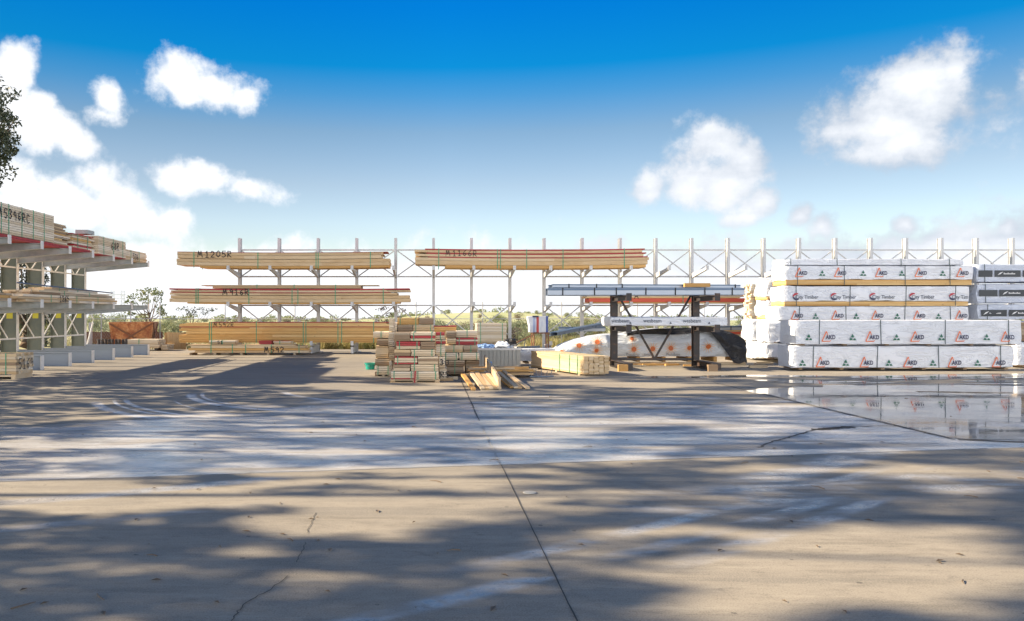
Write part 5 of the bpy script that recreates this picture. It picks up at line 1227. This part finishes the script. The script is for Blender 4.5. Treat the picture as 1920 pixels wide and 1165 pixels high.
# dark trees behind the left rack
tree('gum_tree', 'dense dark tree seen through the near bays of the left rack', (-18.9,35.5,0), .22, cr_clumps((-18.9,35.5,2.6), 1.15, 2.4, 60, .5), 70, .17, 'leaf_dark')
tree('gum_tree', 'bushy green tree seen through the middle bays of the left rack', (-20.3,40,0), .18, cr_clumps((-20.3,40,.9), 1.3, .95, 50, .42), 60, .14, 'leaf')
tree('gum_tree', 'low olive tree seen through the nearest bay of the left rack', (-19.0,33.5,0), .18, cr_clumps((-19.6,33.5,1.6), 1.2, 1.6, 50, .42), 60, .14, 'leaf_dark')
tree('gum_tree', 'yellow green shrubby tree beyond the far end of the left rack', (-22.2,46,-.1), .12, cr_clumps((-22.2,46,.8), 1.0, .8, 34, .35), 50, .14, 'leaf')
tree('small_gum_tree', 'slender airy gum tree standing behind the rusty crate', (X(283,48),48,-.2), .09, [((X(a,48),48+random.uniform(-.8,.8),Z(c,48)),.36*s_) for a,c,s_ in ((262,548,1),(272,545,1.1),(285,552,1),(292,545,1.1),(300,550,.9),(255,556,.9),(268,560,1.1),(280,565,1),(290,562,.9),(247,566,.9),(258,572,.8),(300,572,1),(308,580,.9),(312,588,.8),(296,585,.8),(243,583,.9),(250,590,.8),(275,552,1))], 46, .17, 'leaf', trunk_top=(X(280,48),48,Z(590,48)), flat=.6)
for i, (a, c, n_) in enumerate(((360,582,10),(350,590,8),(380,580,9),(395,588,7),(340,578,7))): pass
tree('small_gum_tree', 'low dark leafed tree showing under the bundle marked M916R', (X(360,44),44,-.2), .06, [((X(a,44),44+random.uniform(-.4,.4),Z(c,44)),.26) for a,c in ((335,580),(345,578),(355,583),(368,580),(380,579),(392,583),(400,580),(350,590),(385,588),(362,588))], 26, .13, 'leaf_dark', trunk_top=(X(362,44),44,Z(600,44)), flat=.5)
tree('small_gum_tree', 'spindly brown tree between the M916R bundle and the central pile', (X(735,40),40,-.2), .05, [((X(a,40),40+random.uniform(-.4,.4),Z(c,40)),.22) for a,c in ((712,580),(722,578),(730,590),(738,600),(745,585),(755,582),(708,600),(720,603),(750,596))], 26, .13, 'leaf_brown', trunk_top=(X(735,40),40,Z(612,40)), flat=.5)
# scrub
random.seed(21)
GB2 = 'scrub bushes beyond the fence'
def bush_proto(name, lm, seed, lab):
    random.seed(seed)
    T = thing(name, lab, 'bush', (0,-60,0), 0, GB2)
    cl = [((math.cos(a)*r_*.9, math.sin(a)*r_*.6, .3+h), .36) for a, r_, h in [(random.uniform(0,6.28), random.uniform(0,1), random.uniform(0,.9)) for _ in range(22)]]
    b = MB(); b.tube([(0,0,0),(0.05,0,.4),(0,.05,.9)], [.06,.05,.02], 6)
    for c, r_ in random.sample(cl, 8): b.tube([(0,0,.2),((c[0])*.5,c[1]*.5,c[2]*.6),c], [.03,.02,.008], 4)
    b.build('stem', M['bark'], T, local=True)
    b = MB()
    for c, r_ in cl: leaves(b, c, r_, 46, .13)
    b.build('foliage', M[lm], T, local=True); return T
protos = [bush_proto('scrub_bush', 'leaf_pale', 3, 'b'), bush_proto('scrub_bush', 'leaf', 5, 'b'), bush_proto('scrub_bush', 'leaf_pale', 8, 'b'), bush_proto('scrub_bush', 'leaf_brown', 11, 'b')]
labs = ['pale olive scrub bush growing beyond the chain link fence', 'green scrub bush growing beyond the chain link fence', 'pale olive scrub bush growing beyond the chain link fence', 'brownish scrub bush growing beyond the chain link fence']
random.seed(5); used = set(); nb = 0
spots = []
for _ in range(80): spots.append((random.uniform(740,1440), random.uniform(44,80)))
for _ in range(36): spots.append((random.uniform(820,1110), random.uniform(44,62)))
for _ in range(60): spots.append((random.uniform(170,740), random.uniform(55,110)))
for _ in range(16): spots.append((random.uniform(830,1100), random.uniform(42,60)))
for _ in range(60): spots.append((random.uniform(100,1450), random.uniform(100,240)))
spots.sort(key=lambda q: q[1])
for px, Y in spots:
    k = random.choice((0,0,1,2,3)); s_ = (.68+Y*.0025)*random.uniform(.7,1.25)
    
    x = X(px, Y); loc = (x, Y, terr(x,Y)-.05)
    if k not in used: o = protos[k]; o.location = loc; used.add(k)
    else: o = dup(protos[k], loc, random.uniform(0,6.28))
    o.rotation_euler = (0,0,random.uniform(0,6.28)); o.scale = (s_*1.2, s_*1.2, s_*random.uniform(.75,1.15))
    o['label'] = labs[k]; nb += 1
# far wood as one mass
b = MB(); random.seed(9)
for _ in range(260):
    Y = random.uniform(300,620); px = random.uniform(-60,1990); x = X(px,Y); z_ = terr(x,Y); hh = random.uniform(2.,5.)*(Y/450)
    leaves(b, (x,Y,z_+hh*.45), hh*.8, 60, 1.5*(Y/450), flat=.55)
tag(b.build('distant_woodland', M['leaf_pale']), 'distant line of pale trees along the horizon beyond the fields', 'woodland', kind='stuff')
# grass
b = MB(); random.seed(13)
def blade(x, y, z_, h, w_):
    a = random.uniform(0,3.14); dx, dy = math.cos(a)*w_, math.sin(a)*w_; lx, ly = random.gauss(0,.25)*h, random.gauss(0,.2)*h
    b.poly([(x-dx,y-dy,z_),(x+dx,y+dy,z_),(x+dx*.4+lx*.5,y+dy*.4+ly*.5,z_+h*.6),(x+lx,y+ly,z_+h)])
for _ in range(9000):
    Y = YE+.15+random.random()**1.6*16; x = X(random.uniform(100,1470), Y)
    k_ = noise.noise(Vector((x*.5,Y*.5,0)))
    if k_ < -.15: continue
    blade(x, Y, terr(x,Y)-.02, random.uniform(.15,.5)*(1+k_), .02)
for c in range(60):
    px = random.choice((random.uniform(600,700), random.uniform(560,720), random.uniform(980,1100), random.uniform(350,1400))); Y = random.uniform(34.4,36.2); x0_ = X(px,Y)
    for _ in range(60): blade(x0_+random.gauss(0,.12), Y+random.gauss(0,.1), -.15, random.uniform(.35,.8), .012)
tag(b.build('dry_grass', M['grass']), 'dry yellow green grass growing along the far edge of the yard', 'grass', kind='stuff')

# shade trees standing out of view on the left: their crowns throw the dappled shade
random.seed(31)
LIT = [(930,716,70,17,1),(1500,1000,380,14,1),(1750,1040,260,22,1),(230,960,200,16,.9),(850,940,160,12,.9),(560,905,130,14,1),(560,960,90,12,.8),(1000,905,120,9,.9),(720,1010,120,9,.7),(1780,850,160,5,.8),(1600,1085,430,62,1),(1330,1140,230,34,1),(1450,1060,260,40,1),(150,922,240,34,1),(450,942,220,18,1),(820,905,200,16,1),(650,882,260,11,1),(760,966,240,24,1),(660,990,130,18,1),(330,950,190,20,.9),
 (425,1030,75,13,1),(330,1062,90,9,.6),(1240,932,260,8,1),(1130,935,200,9,1),(1150,868,140,5,1),(1500,882,220,8,1),(1720,886,150,16,1),(1700,925,200,6,.8),(120,835,170,10,1),(110,866,120,7,1),(300,822,130,5,.9),(650,810,100,9,1),(775,812,90,9,1),(430,818,80,4,.8),
 (560,850,120,7,.9),(1080,798,150,11,1),(1000,815,130,8,1),(1230,792,160,7,1),(1380,800,120,6,.9),(60,746,55,5,1),(110,752,110,4,1),(300,697,70,3,1),(370,710,60,3,1),(330,724,60,3,1),(100,790,35,3,1),(130,785,45,3,1),(175,783,24,3,1),(400,776,60,4,1),(120,775,90,3,.7),
 (720,728,130,6,1),(600,722,130,4,1),(870,740,60,4,1),(550,738,60,3,1),(1070,716,100,6,1),(1000,744,90,3,.9),(1200,722,150,4,1),(1330,735,120,4,.8),(1050,835,90,4,.8),(1180,842,70,4,.8),(1500,760,120,5,.7),(1650,810,100,5,.7),(1200,962,110,7,.8),(1000,1000,90,10,.5),(240,690,60,3,.9),(560,700,120,4,1),(450,690,80,4,1)]
def lit(x, y):
    if y > 21.2 + .8*noise.noise(Vector((x*.5,0,1))): return True
    if y > 19.3 and x > -6 + noise.noise(Vector((y,x*.4,8))): return True
    px = CX+F*x/y; py = CY+F*EYE/y
    n_ = noise.noise(Vector((x*.9, y*1.6, 3)))*.4+noise.noise(Vector((x*1.6, y*4.5, 6)))*.6
    for cx_, cy_, rx, ry, s_ in LIT:
        if ((px-cx_)/rx)**2+((py-cy_)/ry)**2 < s_*(1+n_): return True
    th = .6 if (y < 6.4 and x < .4) else .28 if y < 6.4 else .06 if 8 < y < 14 else 0
    return noise.noise(Vector((x*.55, y*2.1, 20))) > .46+th or noise.noise(Vector((x*1.1, y*4.6, 40))) > .38+th*1.5
TY = [2.6, 6.9, 10.4, 14.0, 17.6]; CL = [[] for _ in TY]
y = 2.2
while y < 21.8:
    x = -9.5
    while x < 15:
        xx = x+random.uniform(-.25,.25); yy = y+random.uniform(-.12,.12)
        if not lit(xx, yy):
            xt = random.uniform(-18.5,-13.2); 
            xt = min(xt, -.564*yy-2.2)
            zz = (xx-xt)*TAN; ys_ = yy-SUN_A*(xx-xt)
            if zz < 2.4: xt -= 2.5; zz = (xx-xt)*TAN; ys_ = yy-SUN_A*(xx-xt)
            if zz > 2.: CL[min(range(len(TY)), key=lambda k: abs(TY[k]-ys_))].append(((xt,ys_,zz), .22, 40 if yy < 6.6 else 26))
        x += .5
    y += .27
nm = ['southernmost','second','middle','fourth','northernmost']
for k, cl in enumerate(CL):
    if cl: tree('shade_tree', 'tall spreading gum tree beside the yard, number %s in a row out of view' % nm[k], (-21.5,TY[k],0), .22, cl, 17, .22, 'leaf_dark', 'gum trees in a row left of the yard', trunk_top=(-17.5,TY[k],4.8), flat=1)

# fallen leaves and twigs
random.seed(17)
for k in range(95):
    py = 740+random.random()**1.3*415; px = random.uniform(5,1915); x, y = gp(px, py); b = MB(); L = random.uniform(.014,.042)*(1 if k % 4 else 1.8); a = random.uniform(0,6.28)
    if k % 4 == 0:
        b.tube([(0,0,.006),(L*math.cos(a),L*math.sin(a),.010),(L*1.9*math.cos(a+.15),L*1.9*math.sin(a+.15),.006)], [.004,.0035,.002], 5); nm_, lab, cat, g = 'fallen_twig', 'small dry twig lying on the concrete yard', 'twig', 'twigs on the concrete'
    else:
        ca, sa = math.cos(a), math.sin(a); w_ = L*.35; P = []
        for u, v, z_ in ((-L,0,.004),(0,-w_,.012),(L,0,.007),(0,w_,.012),(0,0,.005)): P.append((u*ca-v*sa, u*sa+v*ca, z_))
        b.v = P; b.f = [(0,1,4),(1,2,4),(2,3,4),(3,0,4)]; b.m = [0]*4; nm_, lab, cat, g = 'fallen_leaf', 'small curled dead leaf lying on the concrete yard', 'leaf', 'dead leaves on the concrete'
    o = b.build(nm_, M['dead_leaf']); o.location = (x, y, 0); tag(o, lab, cat, g)
x, y = gp(993, 925); b = MB(); b.v = []; n = 12
for r_, z_ in ((.06,.004),(.055,.012),(.0,.015)):
    for j in range(n): b.v.append((x+r_*math.cos(2*math.pi*j/n), y+r_*.8*math.sin(2*math.pi*j/n), z_))
for i in range(2):
    for j in range(n): q = (j+1) % n; b.f.append((i*n+j, i*n+q, (i+1)*n+q, (i+1)*n+j)); b.m.append(0)
tag(b.build('flat_stone', M['joint_pale'], smooth=True), 'flat pale disc lying on the concrete right of the long joint', 'disc')
